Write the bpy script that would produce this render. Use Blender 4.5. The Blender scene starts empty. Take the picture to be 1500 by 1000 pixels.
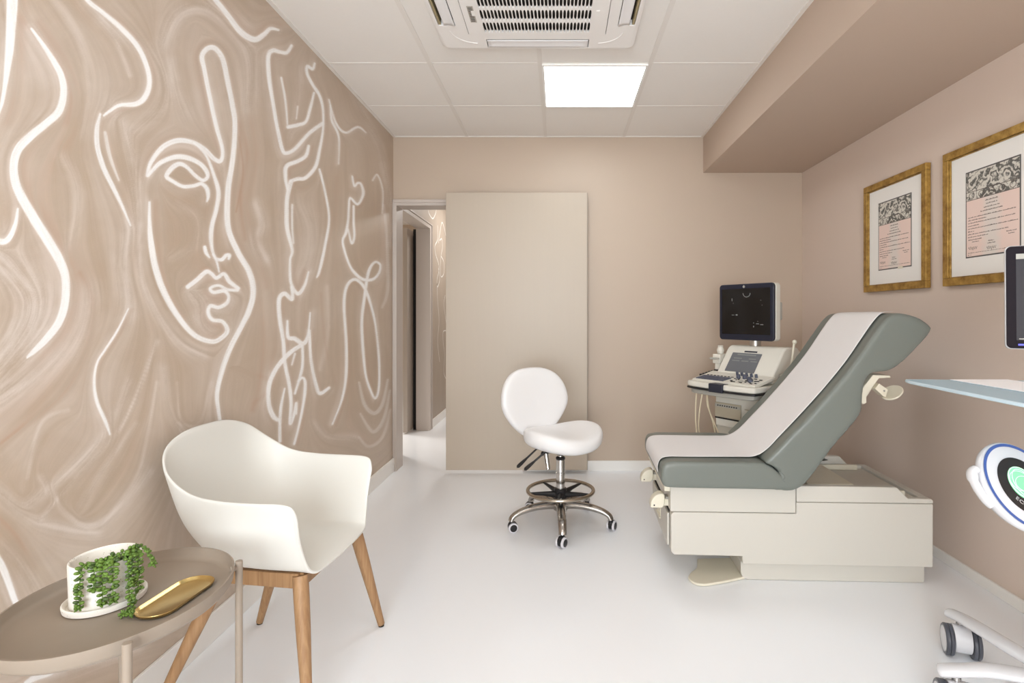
import bpy, bmesh, math, random
import numpy as np
from mathutils import Vector, Matrix

random.seed(7)
S = bpy.context.scene
COL = S.collection
PI = math.pi
def R(d): return math.radians(d)

# ------------------------------------------------------------------ measures of the room (metres)
CAM_Z = 1.19
XL, XR = -1.272, 1.864          # left and right wall
YB, YR = 4.19, -2.2             # far wall, wall behind the camera
ZC = 2.562                      # ceiling
SOF_X, SOF_Z = 1.105, 2.284     # boxed-in soffit
F = 800.0                       # focal length in pixels of a 1500 px frame

# ------------------------------------------------------------------ materials
def lin(c):
    c = c / 255.0
    return c / 12.92 if c <= 0.04045 else ((c + 0.055) / 1.055) ** 2.4
def rgb(c): return (lin(c[0]), lin(c[1]), lin(c[2]), 1.0)

def mat(name, col, rough=0.5, metal=0.0, var=0.0, vscale=8.0, bump=0.0, bscale=200.0, coat=0.0,
        emit=0.0, ecol=None, trans=0.0, spec=0.5, stretch=(1, 1, 1), alpha=1.0, sheen=0.0, ior=1.45, obj=True):
    m = bpy.data.materials.new(name)
    m.use_nodes = True
    nt = m.node_tree
    N, L = nt.nodes, nt.links
    b = N['Principled BSDF']
    b.inputs['Base Color'].default_value = rgb(col)
    b.inputs['Roughness'].default_value = rough
    b.inputs['Metallic'].default_value = metal
    b.inputs['Specular IOR Level'].default_value = spec
    b.inputs['Coat Weight'].default_value = coat
    b.inputs['Coat Roughness'].default_value = 0.12
    b.inputs['Transmission Weight'].default_value = trans
    b.inputs['IOR'].default_value = ior
    b.inputs['Alpha'].default_value = alpha
    if sheen: b.inputs['Sheen Weight'].default_value = sheen
    if emit:
        b.inputs['Emission Color'].default_value = rgb(ecol or col)
        b.inputs['Emission Strength'].default_value = emit
    tc = N.new('ShaderNodeTexCoord')
    mp = N.new('ShaderNodeMapping'); mp.inputs['Scale'].default_value = stretch
    L.new(tc.outputs['Object'], mp.inputs['Vector'])
    n1 = N.new('ShaderNodeTexNoise'); n1.inputs['Scale'].default_value = vscale; n1.inputs['Detail'].default_value = 5
    L.new(mp.outputs['Vector'], n1.inputs['Vector'])
    mx = N.new('ShaderNodeMix'); mx.data_type = 'RGBA'
    v = max(var, 0.004)
    mx.inputs['A'].default_value = tuple(min(1, x * (1 - v)) for x in rgb(col)[:3]) + (1,)
    mx.inputs['B'].default_value = tuple(min(1, x * (1 + v)) for x in rgb(col)[:3]) + (1,)
    L.new(n1.outputs['Fac'], mx.inputs['Factor'])
    L.new(mx.outputs['Result'], b.inputs['Base Color'])
    if bump:
        n2 = N.new('ShaderNodeTexNoise'); n2.inputs['Scale'].default_value = bscale; n2.inputs['Detail'].default_value = 3
        L.new(mp.outputs['Vector'], n2.inputs['Vector'])
        bp = N.new('ShaderNodeBump'); bp.inputs['Strength'].default_value = bump; bp.inputs['Distance'].default_value = 0.002
        L.new(n2.outputs['Fac'], bp.inputs['Height'])
        L.new(bp.outputs['Normal'], b.inputs['Normal'])
    return m

WALLC = (192, 175, 158)
M = {}
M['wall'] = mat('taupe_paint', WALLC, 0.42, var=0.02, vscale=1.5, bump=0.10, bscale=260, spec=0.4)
M['wall_r'] = mat('taupe_paint_brightened', (214, 198, 186), 0.5, var=0.03, vscale=1.5, bump=0.12, bscale=260, spec=0.35)  # same taupe as the other walls, lightened to stand for more light
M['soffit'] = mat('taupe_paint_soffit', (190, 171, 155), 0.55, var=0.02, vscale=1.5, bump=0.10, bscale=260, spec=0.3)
M['ceil'] = mat('ceiling_tile_white', (236, 233, 229), 0.85, var=0.012, vscale=60, bump=0.15, bscale=500, spec=0.2)
M['tbar'] = mat('ceiling_grid_white', (229, 225, 220), 0.6, spec=0.3)
M['floor'] = mat('white_poured_floor', (242, 245, 249), 0.16, var=0.01, vscale=1.2, bump=0.02, bscale=12, spec=0.5)
M['base'] = mat('white_skirting', (238, 236, 232), 0.4)
M['trim'] = mat('greige_door_trim', (196, 186, 178), 0.4, var=0.02, vscale=4)
M['doorp'] = mat('sliding_door_laminate', (188, 175, 159), 0.38, var=0.018, vscale=2.0, stretch=(40, 40, 1.2), bump=0.02, bscale=60)
M['doorb'] = mat('grey_door_laminate', (176, 166, 157), 0.45, var=0.02, vscale=2.0, stretch=(30, 30, 1))
M['edge'] = mat('greige_edge_band', (166, 156, 144), 0.5)
M['alu'] = mat('brushed_aluminium', (190, 186, 180), 0.35, metal=0.9)
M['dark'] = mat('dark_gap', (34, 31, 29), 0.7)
M['chairw'] = mat('white_moulded_plastic', (218, 217, 211), 0.42, var=0.006, bump=0.02, bscale=700)
def wood(name, c1, c2):
    m = mat(name, c1, 0.48, bump=0.05, bscale=80, stretch=(6, 6, 0.6))
    nt = m.node_tree; N, L = nt.nodes, nt.links
    b = N['Principled BSDF']
    tc = N.new('ShaderNodeTexCoord'); mp = N.new('ShaderNodeMapping'); mp.inputs['Scale'].default_value = (28, 28, 1.6)
    L.new(tc.outputs['Object'], mp.inputs['Vector'])
    w = N.new('ShaderNodeTexNoise'); w.inputs['Scale'].default_value = 3.0; w.inputs['Detail'].default_value = 8; w.inputs['Distortion'].default_value = 0.6
    L.new(mp.outputs['Vector'], w.inputs['Vector'])
    r = N.new('ShaderNodeValToRGB')
    r.color_ramp.elements[0].position = 0.3; r.color_ramp.elements[0].color = rgb(c2)
    r.color_ramp.elements[1].position = 0.68; r.color_ramp.elements[1].color = rgb(c1)
    L.new(w.outputs['Fac'], r.inputs['Fac']); L.new(r.outputs['Color'], b.inputs['Base Color'])
    return m
M['oak'] = wood('oiled_oak', (170, 134, 96), (145, 109, 75))
M['foot'] = mat('black_rubber', (32, 30, 30), 0.7)
M['tray'] = mat('taupe_powder_coat', (152, 139, 125), 0.55, var=0.02, vscale=30, bump=0.06, bscale=900)
M['pot'] = mat('speckled_ceramic', (240, 236, 228), 0.6, var=0.01, bump=0.15, bscale=160)
def speckle(m):
    nt = m.node_tree; N, L = nt.nodes, nt.links
    b = N['Principled BSDF']
    tc = N.new('ShaderNodeTexCoord')
    v = N.new('ShaderNodeTexVoronoi'); v.inputs['Scale'].default_value = 210
    L.new(tc.outputs['Object'], v.inputs['Vector'])
    n = N.new('ShaderNodeTexNoise'); n.inputs['Scale'].default_value = 40
    L.new(tc.outputs['Object'], n.inputs['Vector'])
    a = N.new('ShaderNodeMath'); a.operation = 'MULTIPLY_ADD'; a.inputs[1].default_value = -0.75; a.inputs[2].default_value = 0.47
    L.new(n.outputs['Fac'], a.inputs[0])
    c = N.new('ShaderNodeMath'); c.operation = 'LESS_THAN'
    L.new(v.outputs['Distance'], c.inputs[0]); L.new(a.outputs[0], c.inputs[1])
    mx = N.new('ShaderNodeMix'); mx.data_type = 'RGBA'
    mx.inputs['A'].default_value = rgb((240, 236, 228)); mx.inputs['B'].default_value = rgb((150, 132, 112))
    L.new(c.outputs[0], mx.inputs['Factor']); L.new(mx.outputs['Result'], b.inputs['Base Color'])
speckle(M['pot'])
M['soil'] = mat('potting_soil', (200, 190, 176), 0.9, var=0.1, vscale=80, bump=0.5, bscale=150)
M['leaf'] = mat('succulent_green', (96, 124, 52), 0.42, var=0.32, vscale=50, spec=0.4)
M['leafd'] = mat('succulent_dark_green', (70, 90, 46), 0.42, var=0.3, vscale=60, spec=0.4)
M['stem'] = mat('succulent_stem', (120, 150, 70), 0.5, var=0.1)
M['gold'] = mat('polished_brass', (206, 180, 120), 0.24, metal=1.0, var=0.03, vscale=12)
M['vinylw'] = mat('white_vinyl_upholstery', (233, 232, 232), 0.38, var=0.006, bump=0.05, bscale=500)
M['chrome'] = mat('chrome', (205, 203, 200), 0.14, metal=1.0)
M['cast'] = mat('cast_aluminium', (176, 171, 165), 0.24, metal=1.0, var=0.04, vscale=14, bump=0.05, bscale=60)
M['ring'] = mat('brushed_steel_ring', (176, 166, 152), 0.25, metal=1.0)
M['black'] = mat('black_plastic', (28, 27, 28), 0.4)
M['wgrey'] = mat('light_grey_tyre', (212, 210, 214), 0.45)
M['vinylg'] = mat('grey_green_vinyl', (112, 117, 111), 0.36, var=0.015, vscale=3, bump=0.06, bscale=650)
M['cream'] = mat('cream_moulded_plastic', (200, 196, 187), 0.40, var=0.008, vscale=3)
M['cream2'] = mat('cream_enamel_fittings', (220, 214, 196), 0.35)
M['greyp'] = mat('grey_plastic_trim', (150, 146, 138), 0.5)
M['paper'] = mat('white_crepe_paper', (226, 224, 224), 0.75, var=0.01, vscale=40, bump=0.12, bscale=90)
M['navy'] = mat('navy_bezel', (30, 33, 48), 0.35)
M['screen'] = mat('dark_screen_glass', (12, 11, 12), 0.12, spec=0.6)
M['uscr'] = mat('grey_touch_screen', (92, 94, 98), 0.3, emit=0.12, ecol=(110, 114, 120))
M['umark'] = mat('screen_marks', (120, 122, 120), 0.6, emit=0.10, ecol=(140, 142, 140))
M['uwhite'] = mat('machine_off_white', (216, 213, 203), 0.42)
M['ugrey'] = mat('machine_grey', (168, 166, 158), 0.45)
M['ubeige'] = mat('machine_beige', (176, 166, 146), 0.5)
M['key'] = mat('slate_keys', (84, 88, 104), 0.5)
M['cable'] = mat('cream_cable', (228, 216, 188), 0.5)
M['frame'] = None
M['mat'] = mat('white_mount_board', (236, 234, 230), 0.8)
M['ink'] = mat('grey_ink', (96, 94, 92), 0.8)
M['inkt'] = mat('dark_ink', (96, 84, 78), 0.8)
M['acw'] = mat('aircon_white', (240, 238, 236), 0.42)
M['acv'] = mat('aircon_vane', (238, 238, 240), 0.3)
M['acd'] = mat('aircon_filter', (48, 42, 38), 0.8, var=0.3, vscale=300)
M['acb'] = mat('aircon_throat_beige', (160, 146, 112), 0.6)
M['sticker'] = mat('silver_label', (176, 170, 160), 0.5)
M['eqw'] = mat('gloss_white_shell', (212, 212, 215), 0.25, coat=0.3)
M['blue'] = mat('royal_blue_ring', (66, 92, 158), 0.35)
M['eblack'] = mat('black_display', (40, 34, 32), 0.25)
M['eglow'] = mat('green_glow', (120, 205, 150), 0.4, emit=0.55, ecol=(140, 225, 165))
M['eglow2'] = mat('pale_green_glow', (190, 240, 200), 0.4, emit=0.8, ecol=(190, 245, 200))
M['etext'] = mat('silver_lettering', (190, 190, 190), 0.4)
M['tint'] = mat('translucent_blue_plastic', (188, 226, 246), 0.25, trans=0.25, alpha=1.0, spec=0.5)
M['tint2'] = mat('pale_blue_plastic_edge', (214, 236, 248), 0.25, trans=0.2)
M['sheetw'] = mat('white_sheet', (252, 252, 255), 0.7)
M['mscr'] = mat('grey_monitor_screen', (60, 58, 62), 0.5, spec=0.15, emit=0.05, ecol=(110, 108, 112))
M['glass'] = mat('clear_window_glass', (255, 255, 255), 0.0, trans=1.0, spec=0.5)
M['light'] = mat('lit_diffuser', (255, 255, 255), 0.5, emit=6.5, ecol=(246, 252, 255))
M['light1'] = mat('bright_lit_diffuser', (255, 255, 255), 0.5, emit=9.5, ecol=(246, 252, 255))
M['rail'] = mat('white_metal_frame', (240, 240, 238), 0.4)

def goldframe():
    m = mat('aged_gold_leaf', (168, 132, 62), 0.38, metal=0.55, bump=0.2, bscale=60)
    nt = m.node_tree; N, L = nt.nodes, nt.links
    b = N['Principled BSDF']
    tc = N.new('ShaderNodeTexCoord')
    n = N.new('ShaderNodeTexNoise'); n.inputs['Scale'].default_value = 22; n.inputs['Detail'].default_value = 8; n.inputs['Roughness'].default_value = 0.7
    L.new(tc.outputs['Object'], n.inputs['Vector'])
    r = N.new('ShaderNodeValToRGB')
    e = r.color_ramp.elements
    e[0].position = 0.30; e[0].color = rgb((118, 82, 36)); e[1].position = 0.62; e[1].color = rgb((190, 154, 82))
    L.new(n.outputs['Fac'], r.inputs['Fac']); L.new(r.outputs['Color'], b.inputs['Base Color'])
    return m
M['frame'] = goldframe()

def paper_print():
    """pink certificate stock, a paler band down the middle"""
    m = mat('pink_certificate_paper', (238, 206, 192), 0.75)
    nt = m.node_tree; N, L = nt.nodes, nt.links
    b = N['Principled BSDF']
    tc = N.new('ShaderNodeTexCoord'); sp = N.new('ShaderNodeSeparateXYZ'); L.new(tc.outputs['Object'], sp.inputs[0])
    a = N.new('ShaderNodeMath'); a.operation = 'ABSOLUTE'; L.new(sp.outputs['Y'], a.inputs[0])
    n = N.new('ShaderNodeTexNoise'); n.inputs['Scale'].default_value = 30; L.new(tc.outputs['Object'], n.inputs['Vector'])
    ad = N.new('ShaderNodeMath'); ad.operation = 'MULTIPLY_ADD'; ad.inputs[1].default_value = 0.05; L.new(n.outputs['Fac'], ad.inputs[0]); L.new(a.outputs[0], ad.inputs[2])
    r = N.new('ShaderNodeValToRGB'); e = r.color_ramp.elements
    e[0].position = 0.045; e[0].color = rgb((222, 212, 204)); e[1].position = 0.085; e[1].color = rgb((232, 208, 198))
    L.new(ad.outputs[0], r.inputs['Fac']); L.new(r.outputs['Color'], b.inputs['Base Color'])
    return m
M['cert'] = paper_print()

def engraving():
    m = mat('engraved_ornament', (180, 176, 168), 0.75)
    nt = m.node_tree; N, L = nt.nodes, nt.links
    b = N['Principled BSDF']
    tc = N.new('ShaderNodeTexCoord')
    n0 = N.new('ShaderNodeTexNoise'); n0.inputs['Scale'].default_value = 17; n0.inputs['Detail'].default_value = 3
    L.new(tc.outputs['Object'], n0.inputs['Vector'])
    v = N.new('ShaderNodeTexWave'); v.inputs['Scale'].default_value = 7; v.inputs['Distortion'].default_value = 22; v.inputs['Detail'].default_value = 4; v.inputs['Detail Scale'].default_value = 2.2
    L.new(tc.outputs['Object'], v.inputs['Vector'])
    h = N.new('ShaderNodeMath'); h.operation = 'MULTIPLY_ADD'; h.inputs[1].default_value = 1.7; h.inputs[2].default_value = -.38; L.new(n0.outputs['Fac'], h.inputs[0])
    g_ = N.new('ShaderNodeMath'); g_.operation = 'MULTIPLY'; g_.inputs[1].default_value = .75; L.new(v.outputs['Fac'], g_.inputs[0])
    ad = N.new('ShaderNodeMath'); ad.operation = 'ADD'; L.new(h.outputs[0], ad.inputs[0]); L.new(g_.outputs[0], ad.inputs[1])
    r = N.new('ShaderNodeValToRGB'); e = r.color_ramp.elements
    e[0].position = 0.55; e[0].color = rgb((100, 98, 94)); e[1].position = 1.05; e[1].color = rgb((212, 208, 198))
    L.new(ad.outputs[0], r.inputs['Fac']); L.new(r.outputs['Color'], b.inputs['Base Color'])
    return m
M['engr'] = engraving()

# ------------------------------------------------------------------ mesh building
class MB:
    def __init__(s):
        s.v = []; s.f = []; s.mi = []; s.cur = 0; s.T = Matrix.Identity(4)
    def use(s, i): s.cur = i; return s
    def xf(s, m=None): s.T = m if m is not None else Matrix.Identity(4); return s
    def add(s, vs, fs):
        o = len(s.v)
        s.v += [tuple(s.T @ Vector(p)) for p in vs]
        s.f += [tuple(i + o for i in f) for f in fs]
        s.mi += [s.cur] * len(fs)
        return s
    def box(s, x0, x1, y0, y1, z0, z1):
        vs = [(x0, y0, z0), (x1, y0, z0), (x1, y1, z0), (x0, y1, z0), (x0, y0, z1), (x1, y0, z1), (x1, y1, z1), (x0, y1, z1)]
        return s.add(vs, [(0, 3, 2, 1), (4, 5, 6, 7), (0, 1, 5, 4), (1, 2, 6, 5), (2, 3, 7, 6), (3, 0, 4, 7)])
    def quad(s, a, b, c, d): return s.add([a, b, c, d], [(0, 1, 2, 3)])
    def prism(s, poly, lo, hi, axis='y'):
        n = len(poly)
        def P(a, b, t):
            return {'y': (a, t, b), 'x': (t, a, b), 'z': (a, b, t)}[axis]
        vs = [P(a, b, lo) for a, b in poly] + [P(a, b, hi) for a, b in poly]
        fs = [tuple(range(n)), tuple(reversed(range(n, 2 * n)))]
        fs += [(i, i + n, (i + 1) % n + n, (i + 1) % n) for i in range(n)]
        return s.add(vs, fs)
    def tube(s, pts, r, n=12, closed=False, ry=None, up=None):
        pts = [Vector(p) for p in pts]; k = len(pts)
        rs = r if isinstance(r, (list, tuple)) else [r] * k
        rys = ry if isinstance(ry, (list, tuple)) else ([ry] * k if ry else rs)
        vs = []; fs = []; prev = Vector(up) if up else None
        for i, p in enumerate(pts):
            if closed: t = pts[(i + 1) % k] - pts[i - 1]
            else: t = pts[min(i + 1, k - 1)] - pts[max(i - 1, 0)]
            t.normalize()
            if prev is None:
                prev = Vector((0, 0, 1)) if abs(t.z) < 0.9 else Vector((1, 0, 0))
            b = t.cross(prev)
            if b.length < 1e-6: b = t.orthogonal()
            b.normalize(); a = b.cross(t).normalized()
            prev = a
            for j in range(n):
                w = 2 * PI * j / n
                vs.append(tuple(p + b * math.cos(w) * rs[i] + a * math.sin(w) * rys[i]))
        m = k if closed else k - 1
        for i in range(m):
            for j in range(n):
                a0 = i * n + j; a1 = i * n + (j + 1) % n; b0 = ((i + 1) % k) * n + j; b1 = ((i + 1) % k) * n + (j + 1) % n
                fs.append((a0, a1, b1, b0))
        if not closed:
            fs.append(tuple(reversed(range(n)))); fs.append(tuple(range((k - 1) * n, k * n)))
        return s.add(vs, fs)
    def cyl(s, p0, p1, r0, r1=None, n=24): return s.tube([p0, p1], [r0, r0 if r1 is None else r1], n)
    def lathe(s, prof, c=(0, 0, 0), n=48, sx=1.0, sy=1.0, closed=False):
        k = len(prof); vs = []; fs = []
        for r, z in prof:
            for j in range(n):
                w = 2 * PI * j / n
                vs.append((c[0] + r * sx * math.cos(w), c[1] + r * sy * math.sin(w), c[2] + z))
        for i in range(k if closed else k - 1):
            for j in range(n):
                i2 = (i + 1) % k
                fs.append((i * n + j, i * n + (j + 1) % n, i2 * n + (j + 1) % n, i2 * n + j))
        if not closed:
            if prof[0][0] > 1e-6: fs.append(tuple(reversed(range(n))))
            if prof[-1][0] > 1e-6: fs.append(tuple(range((k - 1) * n, k * n)))
        return s.add(vs, fs)
    def ball(s, c, r, n=16, m=10, rot=None):
        if not isinstance(r, (tuple, list)): r = (r, r, r)
        vs = []; fs = []
        rm = rot or Matrix.Identity(3)
        cv = Vector(c)
        for i in range(1, m):
            a = PI * i / m
            for j in range(n):
                b = 2 * PI * j / n
                vs.append(tuple(cv + rm @ Vector((r[0] * math.sin(a) * math.cos(b), r[1] * math.sin(a) * math.sin(b), r[2] * math.cos(a)))))
        t = len(vs); vs.append(tuple(cv + rm @ Vector((0, 0, r[2])))); vs.append(tuple(cv + rm @ Vector((0, 0, -r[2]))))
        for i in range(m - 2):
            for j in range(n):
                fs.append((i * n + j, (i + 1) * n + j, (i + 1) * n + (j + 1) % n, i * n + (j + 1) % n))
        for j in range(n):
            fs.append((t, j, (j + 1) % n)); fs.append((t + 1, (m - 2) * n + (j + 1) % n, (m - 2) * n + j))
        return s.add(vs, fs)
    def grid(s, P, closeu=False):
        """P: list of rows of points"""
        k = len(P); n = len(P[0]); vs = [p for row in P for p in row]; fs = []
        for i in range(k - 1):
            for j in range(n if closeu else n - 1):
                fs.append((i * n + j, i * n + (j + 1) % n, (i + 1) * n + (j + 1) % n, (i + 1) * n + j))
        return s.add(vs, fs)
    def build(s, name, mats, parent=None, bevel=0.0, seg=3, subsurf=0, smooth=40, solid=0.0, soff=-1.0, label=None, weld=False, recalc=True, ang=30):
        me = bpy.data.meshes.new(name)
        me.from_pydata(s.v, [], s.f)
        for m in (mats if isinstance(mats, (list, tuple)) else [mats]): me.materials.append(m)
        me.polygons.foreach_set('material_index', s.mi)
        if recalc or weld:
            bm = bmesh.new(); bm.from_mesh(me)
            if weld: bmesh.ops.remove_doubles(bm, verts=bm.verts, dist=1e-5)
            if recalc: bmesh.ops.recalc_face_normals(bm, faces=bm.faces)
            bm.to_mesh(me); bm.free()
        me.update()
        if smooth:
            me.polygons.foreach_set('use_smooth', [True] * len(me.polygons))
            if not subsurf: me.set_sharp_from_angle(angle=R(smooth))
        o = bpy.data.objects.new(name, me); COL.objects.link(o)
        if parent is not None: o.parent = parent
        if solid:
            md = o.modifiers.new('thick', 'SOLIDIFY'); md.thickness = solid; md.offset = soff; md.use_even_offset = True
        if bevel:
            md = o.modifiers.new('bevel', 'BEVEL'); md.width = bevel; md.segments = seg; md.limit_method = 'ANGLE'; md.angle_limit = R(ang)
            md.harden_normals = True
        if subsurf:
            md = o.modifiers.new('sub', 'SUBSURF'); md.levels = subsurf; md.render_levels = subsurf
        if label: o['label'] = label
        return o

def tag(o, label, cat, group=None):
    o['label'] = label; o['category'] = cat
    if group: o['group'] = group
    return o
def thing(name, label, cat, loc=(0, 0, 0), rz=0.0, group=None):
    o = bpy.data.objects.new(name, None); COL.objects.link(o)
    o.location = loc; o.rotation_euler = (0, 0, R(rz)); o.empty_display_size = 0.05
    return tag(o, label, cat, group)
def struct(o): o['kind'] = 'structure'; return o

def cr(pts, n, closed=False):
    """Catmull-Rom through points, n samples per span"""
    P = [Vector(p) for p in pts]; k = len(P); out = []
    for i in range(k if closed else k - 1):
        if closed: a, b, c, d = P[i - 1], P[i], P[(i + 1) % k], P[(i + 2) % k]
        else: a, b, c, d = P[max(i - 1, 0)], P[i], P[i + 1], P[min(i + 2, k - 1)]
        for j in range(n):
            t = j / n
            out.append(0.5 * ((2 * b) + (-a + c) * t + (2 * a - 5 * b + 4 * c - d) * t * t + (-a + 3 * b - 3 * c + d) * t ** 3))
    if not closed: out.append(P[-1].copy())
    return out
def rrect(x0, x1, y0, y1, r, n=6):
    out = []
    for cx, cy, a0 in ((x1 - r, y1 - r, 0), (x0 + r, y1 - r, 90), (x0 + r, y0 + r, 180), (x1 - r, y0 + r, 270)):
        for i in range(n + 1):
            a = R(a0 + 90 * i / n); out.append((cx + r * math.cos(a), cy + r * math.sin(a)))
    return out
def copy_tree(o, parent=None):
    c = o.copy(); COL.objects.link(c)
    if parent is not None: c.parent = parent
    for ch in list(o.children): copy_tree(ch, c)
    return c
def text_geo(ch, size):
    cu = bpy.data.curves.new('glyph', 'FONT'); cu.body = ch; cu.size = size; cu.extrude = 0.0002
    cu.align_x = 'CENTER'
    o = bpy.data.objects.new('glyph', cu); COL.objects.link(o)
    bpy.context.view_layer.update()
    me = bpy.data.meshes.new_from_object(o.evaluated_get(bpy.context.evaluated_depsgraph_get()))
    vs = [tuple(v.co) for v in me.vertices]; fs = [tuple(p.vertices) for p in me.polygons]
    bpy.data.objects.remove(o); bpy.data.curves.remove(cu); bpy.data.meshes.remove(me)
    return vs, fs

# ------------------------------------------------------------------ the painted mural (left wall)
# strokes of the mural: (x, y, width) control points laid out on the wall's own elevation grid, opacity
STROKES = [
 ([(18,-60,15),(18,0,16),(16,40,14),(13,80,12),(8,120,7),(3,150,5),(-4,172,3)],1),
 ([(46,42,3),(62,64,6),(79,90,8),(90,112,9),(93,136,10),(86,163,11),(66,182,11),(44,200,12),(26,220,12),(20,246,12),(26,277,13),(48,317,14),(70,352,14),(88,383,13),(96,409,12),(95,444,12),(86,472,11),(68,496,10),(50,514,7),(40,523,3)],1),
 ([(112,-30,6),(128,0,6),(150,18,6),(176,40,7),(200,66,7),(213,92,7),(219,119,7),(213,141,8),(200,152,7),(176,154,5),(163,161,4),(152,169,3)],1),
 ([(147,167,3),(142,189,6),(143,216,7),(152,246,7),(167,277,6),(180,304,4),(191,330,2)],1),
 ([(154,194,4),(161,229,5),(174,264,2)],.5),
 ([(26,306,3),(22,330,6),(10,352,8),(-8,352,8),(-20,340,6)],1),
 ([(-20,795,11),(0,824,11),(12,852,10),(22,880,9),(34,905,6)],.95),
 ([(38,1000,6),(52,992,9),(72,986,7),(84,980,3)],.9),
 ([(112,974,3),(124,969,6),(138,962,3)],.8),
 ([(188,452,1.5),(172,484,3),(154,512,3),(142,532,3),(138,560,4),(142,588,5),(154,616,5),(161,636,2)],1),
 ([(216,257,5),(221,238,6),(238,216,7),(259,206,7),(281,208,6),(299,218,6),(313,232,6),(322,236,6),(326,228,5),(325,214,5),(317,185,6),(308,145,6),(299,101,6),(296,82,7),(304,71,7),(315,71,7),(326,86,7),(332,112,7),(340,152,7),(344,180,7),(342,224,7),(334,280,8),(334,332,8),(348,368,8),(365,398,8),(371,427,8),(365,454,8),(353,479,7),(338,508,7),(326,540,7),(318,576,6),(320,600,5),(323,620,5)],1),
 ([(218,256,4),(234,239,6),(256,230,7),(274,231,7),(292,239,6),(302,250,6),(304,259,5),(297,264,5),(286,257,5),(274,245,5),(263,240,6),(252,246,7),(244,258,6),(254,266,5),(268,273,5),(284,272,5),(295,269,5),(303,276,6),(305,287,5),(303,295,2)],1),
 ([(284,209,2),(302,228,3),(313,256,5),(320,281,6),(317,306,6),(311,328,6),(309,346,6),(311,366,4),(317,382,3),(321,398,2)],.95),
 ([(300,362,5),(302,370,5),(307,377,2)],1),
 ([(312,372,3),(317,379,4),(325,380,5),(331,374,5),(336,374,5),(335,379,3)],1),
 ([(219,296,3),(219,324,5),(221,353,8),(227,389,9),(239,425,9),(259,461,8),(284,490,7),(310,500,6),(324,495,6),(333,484,6),(326,471,5),(311,468,5),(305,458,5),(308,448,5),(320,450,5),(332,444,5),(335,434,4),(328,426,5),(313,428,5),(308,422,4),(320,418,4),(333,424,4),(348,425,4)],1),
 ([(275,420,6),(288,410,6),(302,398,6),(310,401,5),(317,407,5),(328,401,5),(336,412,6),(349,422,5)],1),
 ([(306,-14,6),(316,0,7),(332,20,7),(352,46,8),(372,58,8),(386,51,7),(396,42,5),(408,44,3)],1),
 ([(427,67,4),(420,77,5),(410,76,5),(400,74,6),(393,82,6),(394,112,6),(400,152,5),(408,196,5),(414,220,5),(420,224,5),(432,218,5),(452,196,5),(472,181,5)],1),
 ([(412,114,3),(418,146,3),(421,182,2)],.9),
 ([(436,156,2),(434,174,1.5)],.7),
 ([(422,186,5),(436,183,5),(448,178,4),(454,160,4),(460,136,3)],1),
 ([(461,93,3),(458,101,4),(450,97,4),(450,108,4),(458,124,4),(468,140,4),(473,160,3),(473,190,3),(468,220,4),(462,244,5),(448,260,5),(436,262,5),(426,265,4)],1),
 ([(452,214,4),(448,228,5),(436,236,5),(420,243,6),(418,258,5),(421,278,3)],1),
 ([(426,266,6),(421,288,6),(420,310,6),(421,336,6),(428,366,4),(425,382,3),(426,413,4),(436,430,5),(446,418,4),(452,398,2)],.95),
 ([(428,300,3),(428,334,3),(430,356,2)],.7),
 ([(468,248,3),(476,280,3),(482,320,3),(476,360,4),(468,396,4),(464,406,2)],1),
 ([(482,146,2),(492,180,3),(506,194,3),(524,186,3),(536,194,1.5)],.85),
 ([(484,154,2),(486,176,3),(496,200,3),(496,240,1.5)],.9),
 ([(516,258,2),(519,272,3),(524,268,3),(529,270,3),(532,284,4),(524,299,3),(513,290,3),(511,304,3),(510,322,3),(507,340,4),(502,352,3),(505,368,3),(512,388,3),(520,400,4),(532,409,4),(546,409,4),(555,400,3),(557,388,3),(549,384,3),(540,398,4),(534,434,4),(530,470,4),(531.6,509,4),(535.5,548,3),(543,572,3),(550,583,3),(555,566,3),(555,524,3),(549,470,3),(537,428,4),(526,412,4),(516,410,4),(507,422,4),(504,449,4),(507,500,4),(507,548,4),(501,584,3),(487,621,2)],1),
 ([(518,302,3),(518,325,3),(519,346,3),(515,356,3),(510,336,2)],.9),
 ([(546,264,2),(553,256,2),(561,280,2),(560,312,1.5)],.7),
 ([(427,420,4),(428,438,5),(417,430,6),(409,438,6),(409.5,464,6),(415,500,5),(417,530,5),(423,560,5),(426.6,590,5),(425,620,4),(431,606,4),(434,590,3),(434,606,2)],1),
 ([(421,470,3),(422,493,5),(432,496,6),(444,503,6),(451,491,4),(454.5,458,2)],1),
 ([(453,484,4),(456,530,4),(463.5,566,5),(469,576,5),(482,568,4)],1),
 ([(440,506,5),(423,518,6),(405,539,6),(394.5,563,6),(393.6,590,6),(400,609,7),(409,616,4)],1),
 ([(443,507,4),(442.5,539,4),(432,576,3)],1),
 ([(437,558,3),(443,553,3),(447,560,4),(445.5,584,4),(438.6,620,3),(431,650,3)],1),
 ([(417,569,2),(411.6,596,4),(410,620,4),(410,646,4)],1),
 ([(432,518,3),(427.5,534,2)],.8),
 ([(526,560,3),(534,592,5),(548,605,5),(560,592,5),(568,556,3)],.35),
 ([(528,606,3),(546,632,5),(562,614,5),(571,572,3)],.28),
 ([(526,640,3),(540,654,4),(560,640,4),(572,600,3)],.22),
 ([(562,300,3),(566,340,4),(568,420,5),(560,450,3)],.25),
]
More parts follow.
